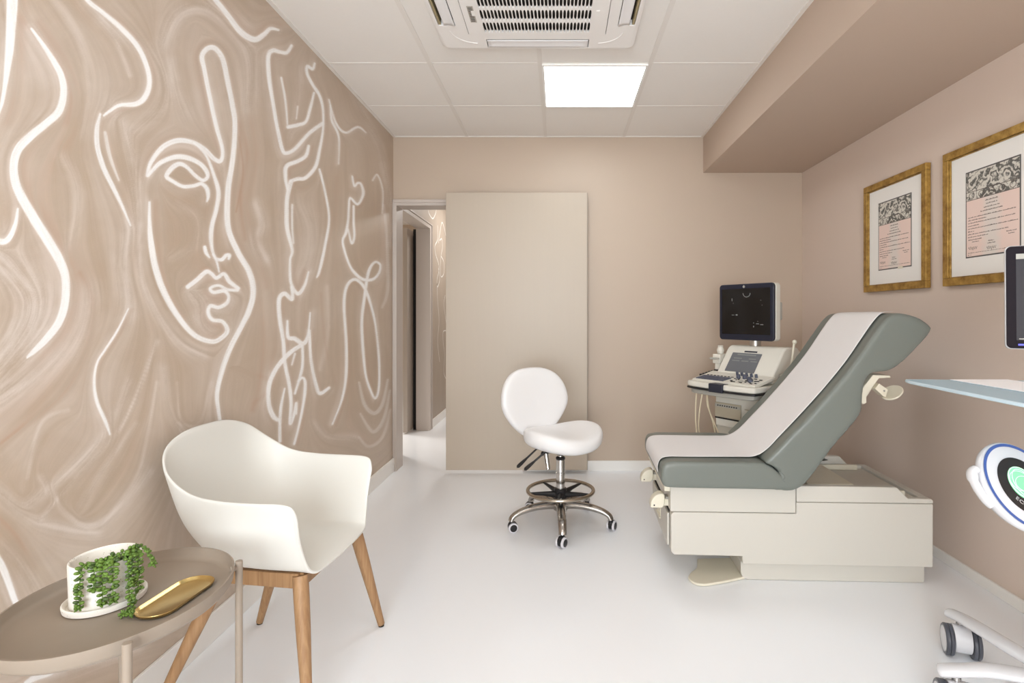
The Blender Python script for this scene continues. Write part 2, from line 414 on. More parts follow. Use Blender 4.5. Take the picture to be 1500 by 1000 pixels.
# broad washes: (points, width, strength, light=1 / brown=-1)
WASH = [
 ([(60,60),(110,130),(110,190),(60,260),(70,330),(120,400),(120,480),(60,560),(-30,640)],34,.30,-1),
 ([(20,20),(70,70),(105,130),(100,180)],14,.35,-1),
 ([(118,400),(136,440),(130,500),(96,570),(40,620),(-20,665)],9,.85,-1),
 ([(100,540),(60,590),(0,650),(-40,680)],16,.22,-1),
 ([(-20,360),(20,400),(50,440),(30,500),(-20,560)],60,.55,1),
 ([(-30,600),(40,560),(110,500),(130,430)],40,.35,1),
 ([(150,30),(230,90),(240,150),(200,190)],22,.35,1),
 ([(240,60),(260,20),(300,10),(350,40),(370,100),(360,160)],28,.38,1),
 ([(250,90),(258,130),(275,170)],18,.3,1),
 ([(160,150),(190,220),(200,300),(180,380),(190,460)],24,.42,1),
 ([(205,330),(205,400),(225,450),(260,500),(300,520)],14,.40,1),
 ([(285,430),(300,450),(290,470),(300,485)],28,.45,1),
 ([(262,300),(290,320),(285,360),(250,380)],14,.22,1),
 ([(350,180),(362,230),(352,290),(360,350)],9,.8,-1),
 ([(366,170),(374,230),(362,300),(376,360),(392,420)],10,.38,-1),
 ([(350,200),(356,250),(346,310)],3,.9,-1),
 ([(375,300),(385,330),(372,350),(390,380)],18,.4,1),
 ([(380,440),(384,500),(380,560),(370,600)],9,.55,-1),
 ([(400,430),(404,500),(396,540)],6,.6,-1),
 ([(340,540),(400,560),(372,590)],7,.5,-1),
 ([(240,540),(250,600),(280,640)],18,.22,1),
 ([(190,560),(150,640),(90,700),(40,740)],14,.42,1),
 ([(230,500),(180,620),(110,700),(60,760)],7,.5,1),
 ([(200,620),(150,690),(120,740)],8,.30,1),
 ([(60,700),(90,740),(130,770),(180,740),(220,690)],14,.32,1),
 ([(-30,700),(20,740),(70,770),(140,780)],22,.40,1),
 ([(-20,740),(20,780),(50,830)],9,.6,-1),
 ([(0,800),(30,830),(60,880)],22,.35,1),
 ([(230,560),(215,640),(200,700),(150,770)],6,.35,1),
 ([(40,700),(60,620),(100,600)],6,.35,1),
 ([(430,300),(455,330),(450,380),(436,400)],30,.18,1),
 ([(440,100),(436,150),(425,200)],10,.3,1),
 ([(480,420),(482,480),(470,540)],8,.3,1),
 ([(494,260),(490,330),(492,400)],8,.4,-1),
 ([(500,100),(540,180),(560,230),(570,300)],12,.28,1),
 ([(460,620),(480,640),(520,640)],12,.25,1),
 ([(470,430),(476,500),(490,560)],5,.4,-1),
 ([(420,250),(440,275),(462,262)],7,.55,-1),
 ([(560,240),(574,300),(570,360)],8,.35,1),
 ([(90,380),(108,330),(112,270),(90,230)],20,.25,1),
 ([(310,560),(290,620),(260,620)],6,.3,1),
 ([(260,560),(262,600),(266,640)],5,.35,1),
 ([(130,0),(170,60),(190,110)],8,.35,1),
 ([(60,-20),(110,50),(130,120),(120,200)],12,.22,1),
 ([(10,960),(60,980),(140,970),(200,950)],30,.3,1),
]
def paint_mural():
    X0, X1, Y0, Y1 = -150, 580, -120, 1120
    W, H = X1 - X0, Y1 - Y0
    rng = np.random.default_rng(5)
    yy, xx = np.mgrid[0:H, 0:W].astype(np.float32); xx += X0; yy += Y0
    def dense(pts, step=1.5, w=None):
        q = cr([(p[0], p[1], p[2] if len(p) > 2 else 0) for p in pts], 24)
        return np.array([tuple(v) for v in q], dtype=np.float32)
    paths = [dense([(a, b, c * 1.0 + .3) for a, b, c in s[0]]) for s in STROKES]; wpaths = [dense(w[0]) for w in WASH]
    # flow directions from all strokes (double-angle average), coarse grid
    g = 10
    gx = np.arange(X0, X1 + g, g, dtype=np.float32); gy = np.arange(Y0, Y1 + g, g, dtype=np.float32)
    GX, GY = np.meshgrid(gx, gy)
    cs = np.zeros_like(GX); sn = np.zeros_like(GX); tot = np.zeros_like(GX)
    for p in paths + wpaths:
        q = p[::6]
        if len(q) < 3: q = p
        t = np.gradient(q[:, :2], axis=0); a = np.arctan2(t[:, 1], t[:, 0])
        d2 = (GX[None] - q[:, 0, None, None]) ** 2 + (GY[None] - q[:, 1, None, None]) ** 2
        w = 1.0 / (d2 + 60.0) ** 1.5
        cs += (w * np.cos(2 * a)[:, None, None]).sum(0); sn += (w * np.sin(2 * a)[:, None, None]).sum(0)
    # slow swirl added everywhere
    sw = 0.6 * np.sin(GX / 70 + 1.3) + 0.9 * np.sin(GY / 110 + GX / 160) + 1.45
    k = 2.0e-5
    cs += k * np.cos(2 * sw); sn += k * np.sin(2 * sw)
    def up(A):
        fx = (xx - X0) / g; fy = (yy - Y0) / g
        ix = np.clip(fx.astype(int), 0, A.shape[1] - 2); iy = np.clip(fy.astype(int), 0, A.shape[0] - 2)
        tx = fx - ix; ty = fy - iy
        return (A[iy, ix] * (1 - tx) + A[iy, ix + 1] * tx) * (1 - ty) + (A[iy + 1, ix] * (1 - tx) + A[iy + 1, ix + 1] * tx) * ty
    nrm = np.sqrt(cs ** 2 + sn ** 2) + 1e-12
    C2, S2 = up(cs / nrm), up(sn / nrm)
    ang = 0.5 * np.arctan2(S2, C2)
    dx = np.cos(ang).astype(np.float32); dy = np.sin(ang).astype(np.float32)
    def lic(noise, steps, h=1.5):
        acc = noise.copy(); cnt = 1.0
        for sg in (1, -1):
            px = xx - X0; py = yy - Y0; px = px.copy(); py = py.copy()
            vx = dx * sg; vy = dy * sg
            for i in range(steps):
                px += vx * h; py += vy * h
                ix = np.clip(px.astype(np.int32), 0, W - 1); iy = np.clip(py.astype(np.int32), 0, H - 1)
                nx = dx[iy, ix]; ny = dy[iy, ix]
                s = np.where(nx * vx + ny * vy < 0, -1.0, 1.0).astype(np.float32)
                vx = nx * s; vy = ny * s
                acc += noise[iy, ix]; cnt += 1
        acc /= cnt
        return (acc - acc.mean()) / (acc.std() + 1e-6)
    def blur(A, r):
        for ax in (0, 1):
            for _ in range(2):
                c = np.cumsum(np.concatenate([np.repeat(A.take([0], ax), r + 1, ax), A, np.repeat(A.take([-1], ax), r, ax)], ax), ax)
                n = A.shape[ax]
                A = (c.take(range(2 * r + 1, 2 * r + 1 + n), ax) - c.take(range(0, n), ax)) / (2 * r + 1)
        return A
    fine = lic(rng.standard_normal((H, W)).astype(np.float32), 22)
    mid = lic(blur(rng.standard_normal((H, W)).astype(np.float32), 2), 34, 2.0)
    big = lic(blur(rng.standard_normal((H, W)).astype(np.float32), 7), 34, 3.0)
    slow = blur(rng.standard_normal((H, W)).astype(np.float32), 34); slow = (slow - slow.mean()) / slow.std()
    def stamp(path, wid, soft):
        A = np.zeros((H, W), np.float32)
        for i, (x, y, w) in enumerate(path):
            hw = (wid if wid is not None else w) * 0.5 + soft
            xa, xb = int(max(0, x - hw - X0 - 1)), int(min(W, x + hw - X0 + 2))
            ya, yb = int(max(0, y - hw - Y0 - 1)), int(min(H, y + hw - Y0 + 2))
            if xa >= xb or ya >= yb: continue
            d = np.sqrt((xx[ya:yb, xa:xb] - x) ** 2 + (yy[ya:yb, xa:xb] - y) ** 2)
            v = np.clip((hw - d) / (2 * soft), 0, 1)
            np.maximum(A[ya:yb, xa:xb], v, out=A[ya:yb, xa:xb])
        return A * A * (3 - 2 * A)
    L = lambda c: np.array([lin(c[0]), lin(c[1]), lin(c[2])], np.float32)
    img = np.empty((H, W, 3), np.float32); img[:] = L((189, 171, 152))
    light = L((226, 217, 210)); brown = L((182, 152, 130)); white = L((252, 252, 252))
    def blend(c, a):
        nonlocal img
        a = np.clip(a, 0, 1)[..., None]; img = img * (1 - a) + c * a
    near = np.clip((470 - xx) / 470, 0, 1.2)  # paler towards the camera: the light's fall-off put into the pigment
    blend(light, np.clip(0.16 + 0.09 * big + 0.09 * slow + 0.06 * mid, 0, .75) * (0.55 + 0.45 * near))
    blend(brown, np.clip(-0.06 - 0.07 * big + 0.05 * mid - 0.06 * slow, 0, .45))
    for (pts, wd, st, sg), p in zip(WASH, wpaths):
        a = stamp(p, wd * 0.7, wd * 0.55)
        if sg > 0: blend(light, a * st * 1.25 * np.clip(0.75 + 0.35 * mid + 0.22 * fine, 0.1, 1.4))
        else: blend(brown, a * st * np.clip(0.62 + 0.35 * mid + 0.15 * fine, 0.05, 1.2))
    # halo along each stroke: pale on one side, a brown drag on the other
    halo = np.zeros((H, W), np.float32); drag = np.zeros((H, W), np.float32)
    for (pts, op), p in zip(STROKES, paths):
        t = np.gradient(p[:, :2], axis=0); n = np.stack([-t[:, 1], t[:, 0]], 1); n /= np.linalg.norm(n, axis=1, keepdims=True) + 1e-6
        mw = float(p[:, 2].max())
        a = p.copy(); a[:, 0] += n[:, 0] * mw * .6; a[:, 1] += n[:, 1] * mw * .6
        np.maximum(halo, op * stamp(a[::2], mw * 1.6, mw * 1.1), out=halo)
        b = p.copy(); b[:, 0] -= n[:, 0] * mw * .9; b[:, 1] -= n[:, 1] * mw * .9
        np.maximum(drag, op * stamp(b[::2], mw * .8, mw * .7), out=drag)
    blend(light, halo * 0.34 * np.clip(0.7 + 0.4 * mid, 0.1, 1.3))
    blend(brown, drag * 0.42 * np.clip(0.6 + 0.5 * mid + .2 * big, 0, 1.2))
    for (pts, op), p in zip(STROKES, paths):
        a = stamp(p, None, 0.75)
        wide = stamp(p, float(p[:, 2].mean()) * 1.7, 2.2)
        blend(light, wide * op * 0.26 * np.clip(0.7 + .4 * fine, 0, 1.2))
        blend(white, a * op * np.clip(0.94 + 0.09 * fine, 0.55, 1.0))
    img *= (1 + 0.018 * fine + 0.012 * mid)[..., None]
    return np.clip(img, 0, 1), X0, Y0

def mural_material(name):
    m = bpy.data.materials.new(name); m.use_nodes = True
    nt = m.node_tree; N, L_ = nt.nodes, nt.links; b = N['Principled BSDF']
    at = N.new('ShaderNodeAttribute'); at.attribute_name = 'pigment'
    L_.new(at.outputs['Color'], b.inputs['Base Color'])
    b.inputs['Roughness'].default_value = 0.42; b.inputs['Specular IOR Level'].default_value = 0.4
    tc = N.new('ShaderNodeTexCoord'); n = N.new('ShaderNodeTexNoise'); n.inputs['Scale'].default_value = 300
    L_.new(tc.outputs['Object'], n.inputs['Vector'])
    bp = N.new('ShaderNodeBump'); bp.inputs['Strength'].default_value = 0.1; bp.inputs['Distance'].default_value = 0.002
    L_.new(n.outputs['Fac'], bp.inputs['Height']); L_.new(bp.outputs['Normal'], b.inputs['Normal'])
    return m

def mural_wall():
    img, X0, Y0 = paint_mural()
    H, W = img.shape[:2]
    K = -XL * F
    cols = np.arange(-150, 577.5, 1.15)
    Ys = K / (819 - cols); Ys = np.append(Ys[Ys < YB - 1e-3], YB)
    NZ = 1060
    zs = np.linspace(0, ZC, NZ)
    nc = len(Ys)
    YY, ZZ = np.meshgrid(Ys, zs, indexing='ij')
    px = 819 - K / YY; py = 462 + (CAM_Z - ZZ) * F / YY
    fx = np.clip(px - X0, 0, W - 1.001); fy = np.clip(py - Y0, 0, H - 1.001)
    ix = fx.astype(int); iy = fy.astype(int); tx = (fx - ix)[..., None]; ty = (fy - iy)[..., None]
    C = (img[iy, ix] * (1 - tx) + img[iy, ix + 1] * tx) * (1 - ty) + (img[iy + 1, ix] * (1 - tx) + img[iy + 1, ix + 1] * tx) * ty
    co = np.empty((nc * NZ + 4, 3), np.float32)
    co[:-4, 0] = XL; co[:-4, 1] = YY.ravel(); co[:-4, 2] = ZZ.ravel()
    co[-4:] = [(XL, YR, 0), (XL, Ys[0], 0), (XL, Ys[0], ZC), (XL, YR, ZC)]
    i, j = np.meshgrid(np.arange(nc - 1), np.arange(NZ - 1), indexing='ij')
    a = (i * NZ + j).ravel()
    q = np.stack([a, a + NZ, a + NZ + 1, a + 1], 1)
    n4 = nc * NZ
    q = np.concatenate([q, [[n4, n4 + 1, n4 + 2, n4 + 3]]]).astype(np.int32)
    me = bpy.data.meshes.new('wall_left')
    me.vertices.add(len(co)); me.vertices.foreach_set('co', co.ravel())
    me.loops.add(q.size); me.loops.foreach_set('vertex_index', q.ravel())
    me.polygons.add(len(q)); me.polygons.foreach_set('loop_start', np.arange(0, q.size, 4, dtype=np.int32))
    me.update(calc_edges=True)
    at = me.color_attributes.new('pigment', 'FLOAT_COLOR', 'POINT')
    cc = np.ones((len(co), 4), np.float32); cc[:-4, :3] = C.reshape(-1, 3); cc[-4:, :3] = img.mean((0, 1))
    at.data.foreach_set('color', cc.ravel())
    me.materials.append(mural_material('mural_paint'))
    o = bpy.data.objects.new('wall_left', me); COL.objects.link(o)
    return struct(o)
mural_wall()

# ------------------------------------------------------------------ the room shell
m = MB(); m.box(-6, 5, YR - 0.2, 9.6, -0.12, 0); struct(m.build('floor', M['floor'], smooth=0))
# far wall with the door opening
DX0, DX1, DZ = XL + 0.03, -0.25, 2.03
m = MB()
m.box(-1.50, DX0 - 0.03, YB, YB + 0.14, 0, 2.75)
m.box(DX0 - 0.03, DX1, YB, YB + 0.14, DZ + 0.03, 2.75)
m.box(DX1, 2.05, YB, YB + 0.14, 0, 2.75)
struct(m.build('wall_far', M['wall'], smooth=0))
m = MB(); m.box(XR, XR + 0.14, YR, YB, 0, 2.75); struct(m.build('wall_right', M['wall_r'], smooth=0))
# wall behind the camera; unseen window added, sized and placed for fill light
WX0, WX1, WZ0, WZ1 = -1.15, 0.55, 0.45, 2.20
m = MB()
m.box(XL - 0.1, WX0, YR - 0.14, YR, 0, 2.75); m.box(WX1, XR + 0.14, YR - 0.14, YR, 0, 2.75)
m.box(WX0, WX1, YR - 0.14, YR, 0, WZ0); m.box(WX0, WX1, YR - 0.14, YR, WZ1, 2.75)
struct(m.build('wall_near', M['wall'], smooth=0))
m = MB()
for x0, x1, z0, z1 in ((WX0, WX1, WZ0, WZ0 + .05), (WX0, WX1, WZ1 - .05, WZ1), (WX0, WX0 + .05, WZ0, WZ1), (WX1 - .05, WX1, WZ0, WZ1), (-.325, -.275, WZ0, WZ1)):
    m.box(x0, x1, YR - 0.09, YR - 0.03, z0, z1)
w1 = struct(m.build('fill_window_1', M['rail'], smooth=0))
# boxed soffit along the right wall
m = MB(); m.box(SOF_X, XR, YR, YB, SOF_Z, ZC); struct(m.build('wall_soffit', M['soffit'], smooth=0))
# ceiling: tiles lying in a T-bar grid of 600 mm
m = MB(); m.use(0); m.box(XL - .1, SOF_X + .01, YR, YB, ZC, ZC + 0.05); m.use(1)
gx = [-0.704, -0.104, 0.496]; gy = [3.575 - 0.607 * k for k in range(0, 10)]
for x in gx: m.box(x - .012, x + .012, YR, YB, ZC - 0.004, ZC)
xs = [XL] + gx + [SOF_X]
for y in gy:
    if y <= YR: continue
    for a, b in zip(xs[:-1], xs[1:]):
        m.box(a + (.012 if a in gx else 0), b - (.012 if b in gx else 0), y - .004, y + .004, ZC - 0.002, ZC)
m.box(XL, XL + .018, YR, YB, ZC - 0.006, ZC); m.box(SOF_X - .018, SOF_X, YR, YB, ZC - 0.006, ZC)
m.box(XL + .018, SOF_X - .018, YB - .014, YB, ZC - 0.006, ZC)
struct(m.build('ceiling', [M['ceil'], M['tbar']], smooth=0))
m = MB(); m.box(XR + .0, 2.1, YR, YB, ZC, ZC + .05)
# skirting
m = MB(); m.box(XL, XL + .012, YR, YB - .0, 0, 0.105); struct(m.build('baseboard_left', M['base'], bevel=.003, seg=2))
m = MB(); m.box(DX1, XR, YB - .014, YB, 0, 0.08); struct(m.build('baseboard_far', M['base'], bevel=.003, seg=2))
m = MB(); m.box(XR - .012, XR, YR, YB - .014, 0, 0.05); struct(m.build('baseboard_right', M['base'], bevel=.003, seg=2))
# door lining
m = MB()
m.box(DX0 - .03, DX0, YB - .02, YB + .15, 0, DZ + .03)
m.box(DX0, DX1 - .0, YB - .02, YB + .15, DZ, DZ + .03)
m.box(DX1 - .03, DX1, YB - .004, YB + .15, 0, DZ)
m.box(XL + .001, DX0 - .022, YB - .028, YB - .02, 0, DZ + .045)
m.box(XL + .001, DX1, YB - .028, YB - .02, DZ + .022, DZ + .045)
struct(m.build('trim_1', M['trim'], bevel=.002, seg=2))
# sliding door hung in front of the wall
root = bpy.data.objects.new('door_1', None); COL.objects.link(root); root.location = (-0.32, 4.12, 0); struct(root)
m = MB(); m.box(-.53, .53, -.02, .02, .03, 2.112); m.build('door_panel', M['doorp'], root, bevel=.002, seg=2)
m = MB(); m.box(.5302, .534, -.0205, .0205, .03, 2.112); m.build('edge_strip', M['edge'], root, bevel=.0005, seg=1)
m = MB(); m.box(-.5, .52, .022, .062, 2.06, 2.10); m.build('track', M['alu'], root, bevel=.002, seg=2)

# corridor beyond the door
CX = -1.347
m = MB(); m.use(0)
m.box(CX - .13, CX, YB + .14, 4.62, 0, 2.75); m.box(CX - .13, CX, 5.73 + .0, 8.6, 0, 2.75); m.box(CX - .13, CX, 4.62, 5.73, 2.135, 2.75)
# the corridor's own line drawing: raised paint lines on the wall past the second door
m.use(1)
def wline(pts, w):
    q = cr([(CX + .0012, y, z) for y, z in pts], 8)
    for i in range(len(q) - 1):
        d = (q[i + 1] - q[i]); n = Vector((0, -d.z, d.y)).normalized() * w * .5
        m.quad(tuple(q[i] - n), tuple(q[i + 1] - n), tuple(q[i + 1] + n), tuple(q[i] + n))
def cpt(x, y):   # elevation of a point of the drawing on the corridor wall
    Y = CX * F / (x - 819); return (Y, CAM_Z + (462 - y) / F * Y)
for L_ in ([(627,308),(629,314),(634,320),(638,312),(639,306)], [(642,356),(644,342),(647,326),(650,332),(653,345)],
           [(641,330),(641,350),(637,360),(638,372),(642,385),(643,395),(640,410),(641,420),(644,408),(642,392)],
           [(644,352),(647,350),(648,362),(646,374),(645,390),(646,405),(650,400),(650,384),(646,375)],
           [(640,415),(641,440),(643,470),(641,500),(644,530)], [(652,432),(650,445),(652,462),(654,480)], [(653,484),(649,486),(649,500),(651,520),(650,545),(654,556)]):
    wline([cpt(*p) for p in L_], 0.014)
struct(m.build('wall_corridor_left', [mat('corridor_mural_paint', (170, 156, 142), 0.5, var=0.10, vscale=3, stretch=(1, 2.5, .8)), mat('mural_line_white', (226, 222, 216), 0.5)], smooth=0))
m = MB(); m.box(1.6, 1.7, YB + .14, 8.6, 0, 2.75); m.box(-3.6, 1.6, 8.6, 8.7, 0, 2.75); struct(m.build('wall_corridor_end', M['wall'], smooth=0))
m = MB(); m.box(-3.7, 1.7, YB + .14, 8.7, 2.62, 2.67); struct(m.build('ceiling_corridor', M['ceil'], smooth=0))
m = MB(); m.box(-3.7, -3.6, YB, 8.6, 0, 2.75); m.box(-3.6, CX - .13, YB, YB + .1, 0, 2.75); struct(m.build('wall_side_room', mat('pale_wall', (214, 204, 192), .6), smooth=0))
m = MB(); m.box(CX, CX + .012, 5.73, 8.6, 0, .09); struct(m.build('baseboard_corridor', M['base'], bevel=.003, seg=2))
m = MB()   # lining of the second opening
m.box(CX - .135, CX + .012, 5.655, 5.728, 0, 2.135)
m.box(CX - .135, CX + .012, 4.62, 5.655, 2.09, 2.135)
m.box(CX - .135, CX + .012, 4.62, 4.66, 0, 2.09)
m.box(CX + .0125, CX + .02, 5.72, 5.735, 0, 2.142); m.box(CX + .0125, CX + .02, 4.62, 5.72, 2.128, 2.142)
struct(m.build('trim_2', M['trim'], bevel=.002, seg=2))
root = bpy.data.objects.new('door_2', None); COL.objects.link(root); root.location = (-1.545, 5.9, 0); struct(root)
m = MB(); m.box(-.022, .022, -.42, .55, .015, 2.07); m.build('door_panel', M['doorb'], root, bevel=.002, seg=2)
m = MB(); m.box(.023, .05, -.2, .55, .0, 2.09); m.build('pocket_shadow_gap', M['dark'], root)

# ------------------------------------------------------------------ ceiling equipment
def ceiling_panel(x0, x1, y0, y1, label, lm='light'):
    cx, cy = (x0 + x1) / 2, (y0 + y1) / 2
    t = thing('ceiling_light', label, 'ceiling light', (cx, cy, ZC - .006), group='square ceiling light panels')
    w, d = (x1 - x0) / 2, (y1 - y0) / 2
    m = MB()
    for a, b, c, e in ((-w, w, -d, -d + .012), (-w, w, d - .012, d), (-w, -w + .012, -d + .012, d - .012), (w - .012, w, -d + .012, d - .012)):
        m.box(a, b, c, e, -.006, .004)
    m.build('frame', M['rail'], t)
    m = MB(); m.box(-w + .012, w - .012, -d + .012, d - .012, -.003, .003)
    m.build('diffuser', M[lm], t)
    return t
ceiling_panel(-.094, .486, 2.974, 3.57, 'bright square light panel lit in the ceiling beyond the air conditioner', 'light1')
ceiling_panel(-.094, .486, .546, 1.13, 'lit square ceiling light panel nearer the added window than the air conditioner')
ceiling_panel(-.094, .486, -1.88, -1.28, 'lit square ceiling light panel right beside the wall with the added window')

def aircon():
    t = thing('air_conditioner', 'white square four-way cassette air conditioner set in the tiled ceiling', 'air conditioner', (-.104, 2.27, ZC - .006))
    Z1 = -.030
    # casing: outer frame with an opening for grille and four outlets
    ho, hi = .472, .326
    def slot(axis, sgn):
        pass
    m = MB()
    # outlets are long openings between hi+.02 and hi+.115
    a, b, L = .374, .452, .250
    zs = (Z1, 0.0)
    def bx(x0, x1, y0, y1): m.box(x0, x1, y0, y1, *zs)
    # inner band
    for s in (-1, 1):
        bx(-a, a, *sorted((s * hi, s * a))); bx(*sorted((s * hi, s * a)), -hi, hi)
        # outlet band sides
        bx(L, b, *sorted((s * a, s * b))); bx(-b, -L, *sorted((s * a, s * b)))
        bx(*sorted((s * a, s * b)), L, a); bx(*sorted((s * a, s * b)), -a, -L)
    casing = m
    pr = rrect(-ho, ho, -ho, ho, .045, 6); inner = []
    # outer band, rounded outside, square inside at b
    n = len(pr); iv = []
    for x, y in pr:
        k = b / max(abs(x), abs(y)); iv.append((x * k, y * k))
    def lip(zo, zi, flip=False): return None
    vs = [(x, y, Z1 + .004) for x, y in pr] + [(x * .985, y * .985, Z1) for x, y in pr] + [(x, y, Z1) for x, y in iv] + [(x, y, 0) for x, y in iv] + [(x, y, 0) for x, y in pr]
    fs = []
    for r in range(4):
        for i in range(n): fs.append((r * n + i, r * n + (i + 1) % n, (r + 1) * n + (i + 1) % n, (r + 1) * n + i))
    for i in range(n): fs.append((4 * n + i, 4 * n + (i + 1) % n, (i + 1) % n, i))
    m.add(vs, fs)
    # curved relief lines at the corners
    for sx in (-1, 1):
        for sy in (-1, 1):
            pts = [(sx * (.285 + .125 * math.sin(w)), sy * (.285 + .125 * math.cos(w)), Z1 - .0005) for w in [R(x) for x in range(5, 86, 8)]]
            m.tube(pts, .0022, 8)
    m.build('casing', M['acw'], t, smooth=30)
    m = MB(); m.box(-b, b, -b, b, -.001, .001); m.build('throat', M['acd'], t, smooth=0)
    # beige throats seen beside the open vanes
    for s in (-1, 1):
        m = MB(); m.box(*sorted((s * (b - .012), s * (b - .002))), -L + .003, L - .003, Z1 + .004, -.003); m.build('outlet_lining', M['acb'], t, smooth=0, label='beige outlet lining')
        m = MB(); m.box(-L + .003, L - .003, *sorted((s * (b - .012), s * (b - .002))), Z1 + .004, -.003); m.build('outlet_lining', M['acb'], t, smooth=0, label='beige outlet lining')
    for k, (ux, uy) in enumerate(((0, 1), (0, -1), (1, 0), (-1, 0))):
        m = MB()
        # vane: a thin slightly curved blade, hanging a little open
        rows = []
        for i in range(7):
            f = i / 6; dist = a + .003 + f * (.070 if uy else .050); z = Z1 + .0 + (-.001 if uy else -.006) * (1 - f) + .003 * math.sin(PI * f)
            rows.append([((dist * ux if ux else u * (L - .004)), (dist * uy if uy else u * (L - .004)), z) for u in [-1 + .1 * q for q in range(21)]])
        m.grid(rows)
        m.build('vane', M['acv'], t, solid=.003)
    # grille
    m = MB(); g = .323; z0, z1 = Z1 - .002, Z1 + .004
    ncol, nrow = 31, 5; px, py = .498 / ncol, .1015
    xa = -px * ncol / 2; ya = .311 - py * nrow
    X = [xa + i * px for i in range(ncol + 1)]; Y = [ya + j * py for j in range(nrow + 1)]
    m.box(-g, g, -g, Y[0], z0, z1); m.box(-g, g, Y[-1], g, z0, z1)
    m.box(-g, X[0], Y[0], Y[-1], z0, z1); m.box(X[-1], g, Y[0], Y[-1], z0, z1)
    K = 16
    for i in range(ncol):
        for j in range(nrow):
            cx, cy = (X[i] + X[i + 1]) / 2, (Y[j] + Y[j + 1]) / 2
            el = [(cx + .0061 * math.cos(2 * PI * q / K), cy + .044 * math.copysign(abs(math.sin(2 * PI * q / K)) ** .7, math.sin(2 * PI * q / K))) for q in range(K)]
            sq = []
            for q in range(K):
                c, s_ = math.cos(2 * PI * q / K), math.sin(2 * PI * q / K); k = max(abs(c), abs(s_))
                sq.append((cx + px / 2 * c / k, cy + py / 2 * s_ / k))
            vs = [(x, y, z0) for x, y in sq] + [(x, y, z0) for x, y in el] + [(x, y, z1 + .003) for x, y in el]
            fs = [(q, (q + 1) % K, K + (q + 1) % K, K + q) for q in range(K)] + [(K + q, K + (q + 1) % K, 2 * K + (q + 1) % K, 2 * K + q) for q in range(K)]
            m.add(vs, fs)
    gr = m.build('grille', M['acw'], t, smooth=0, recalc=False)
    m = MB(); m.box(-.26, .26, -.275, .315, Z1 + .016, Z1 + .020); m.build('filter', M['acd'], gr, smooth=0)
    # latches and a label strip
    for s in (-1, 1):
        m = MB(); m.box(s * .275 - .008, s * .275 + .008, .12, .16, z0 - .002, z0); m.build('latch', M['rail'], gr)
    m = MB(); m.box(-.297, -.270, .085, .215, z0 - .0012, z0 + .001); m.use(1)
    for q in range(9): m.box(-.293, -.275, .095 + q * .013, .102 + q * .013, z0 - .0018, z0 - .001)
    m.build('rating_label', [M['sticker'], M['ink']], gr, smooth=0, label='grey printed label on the grille')
    return t
aircon()

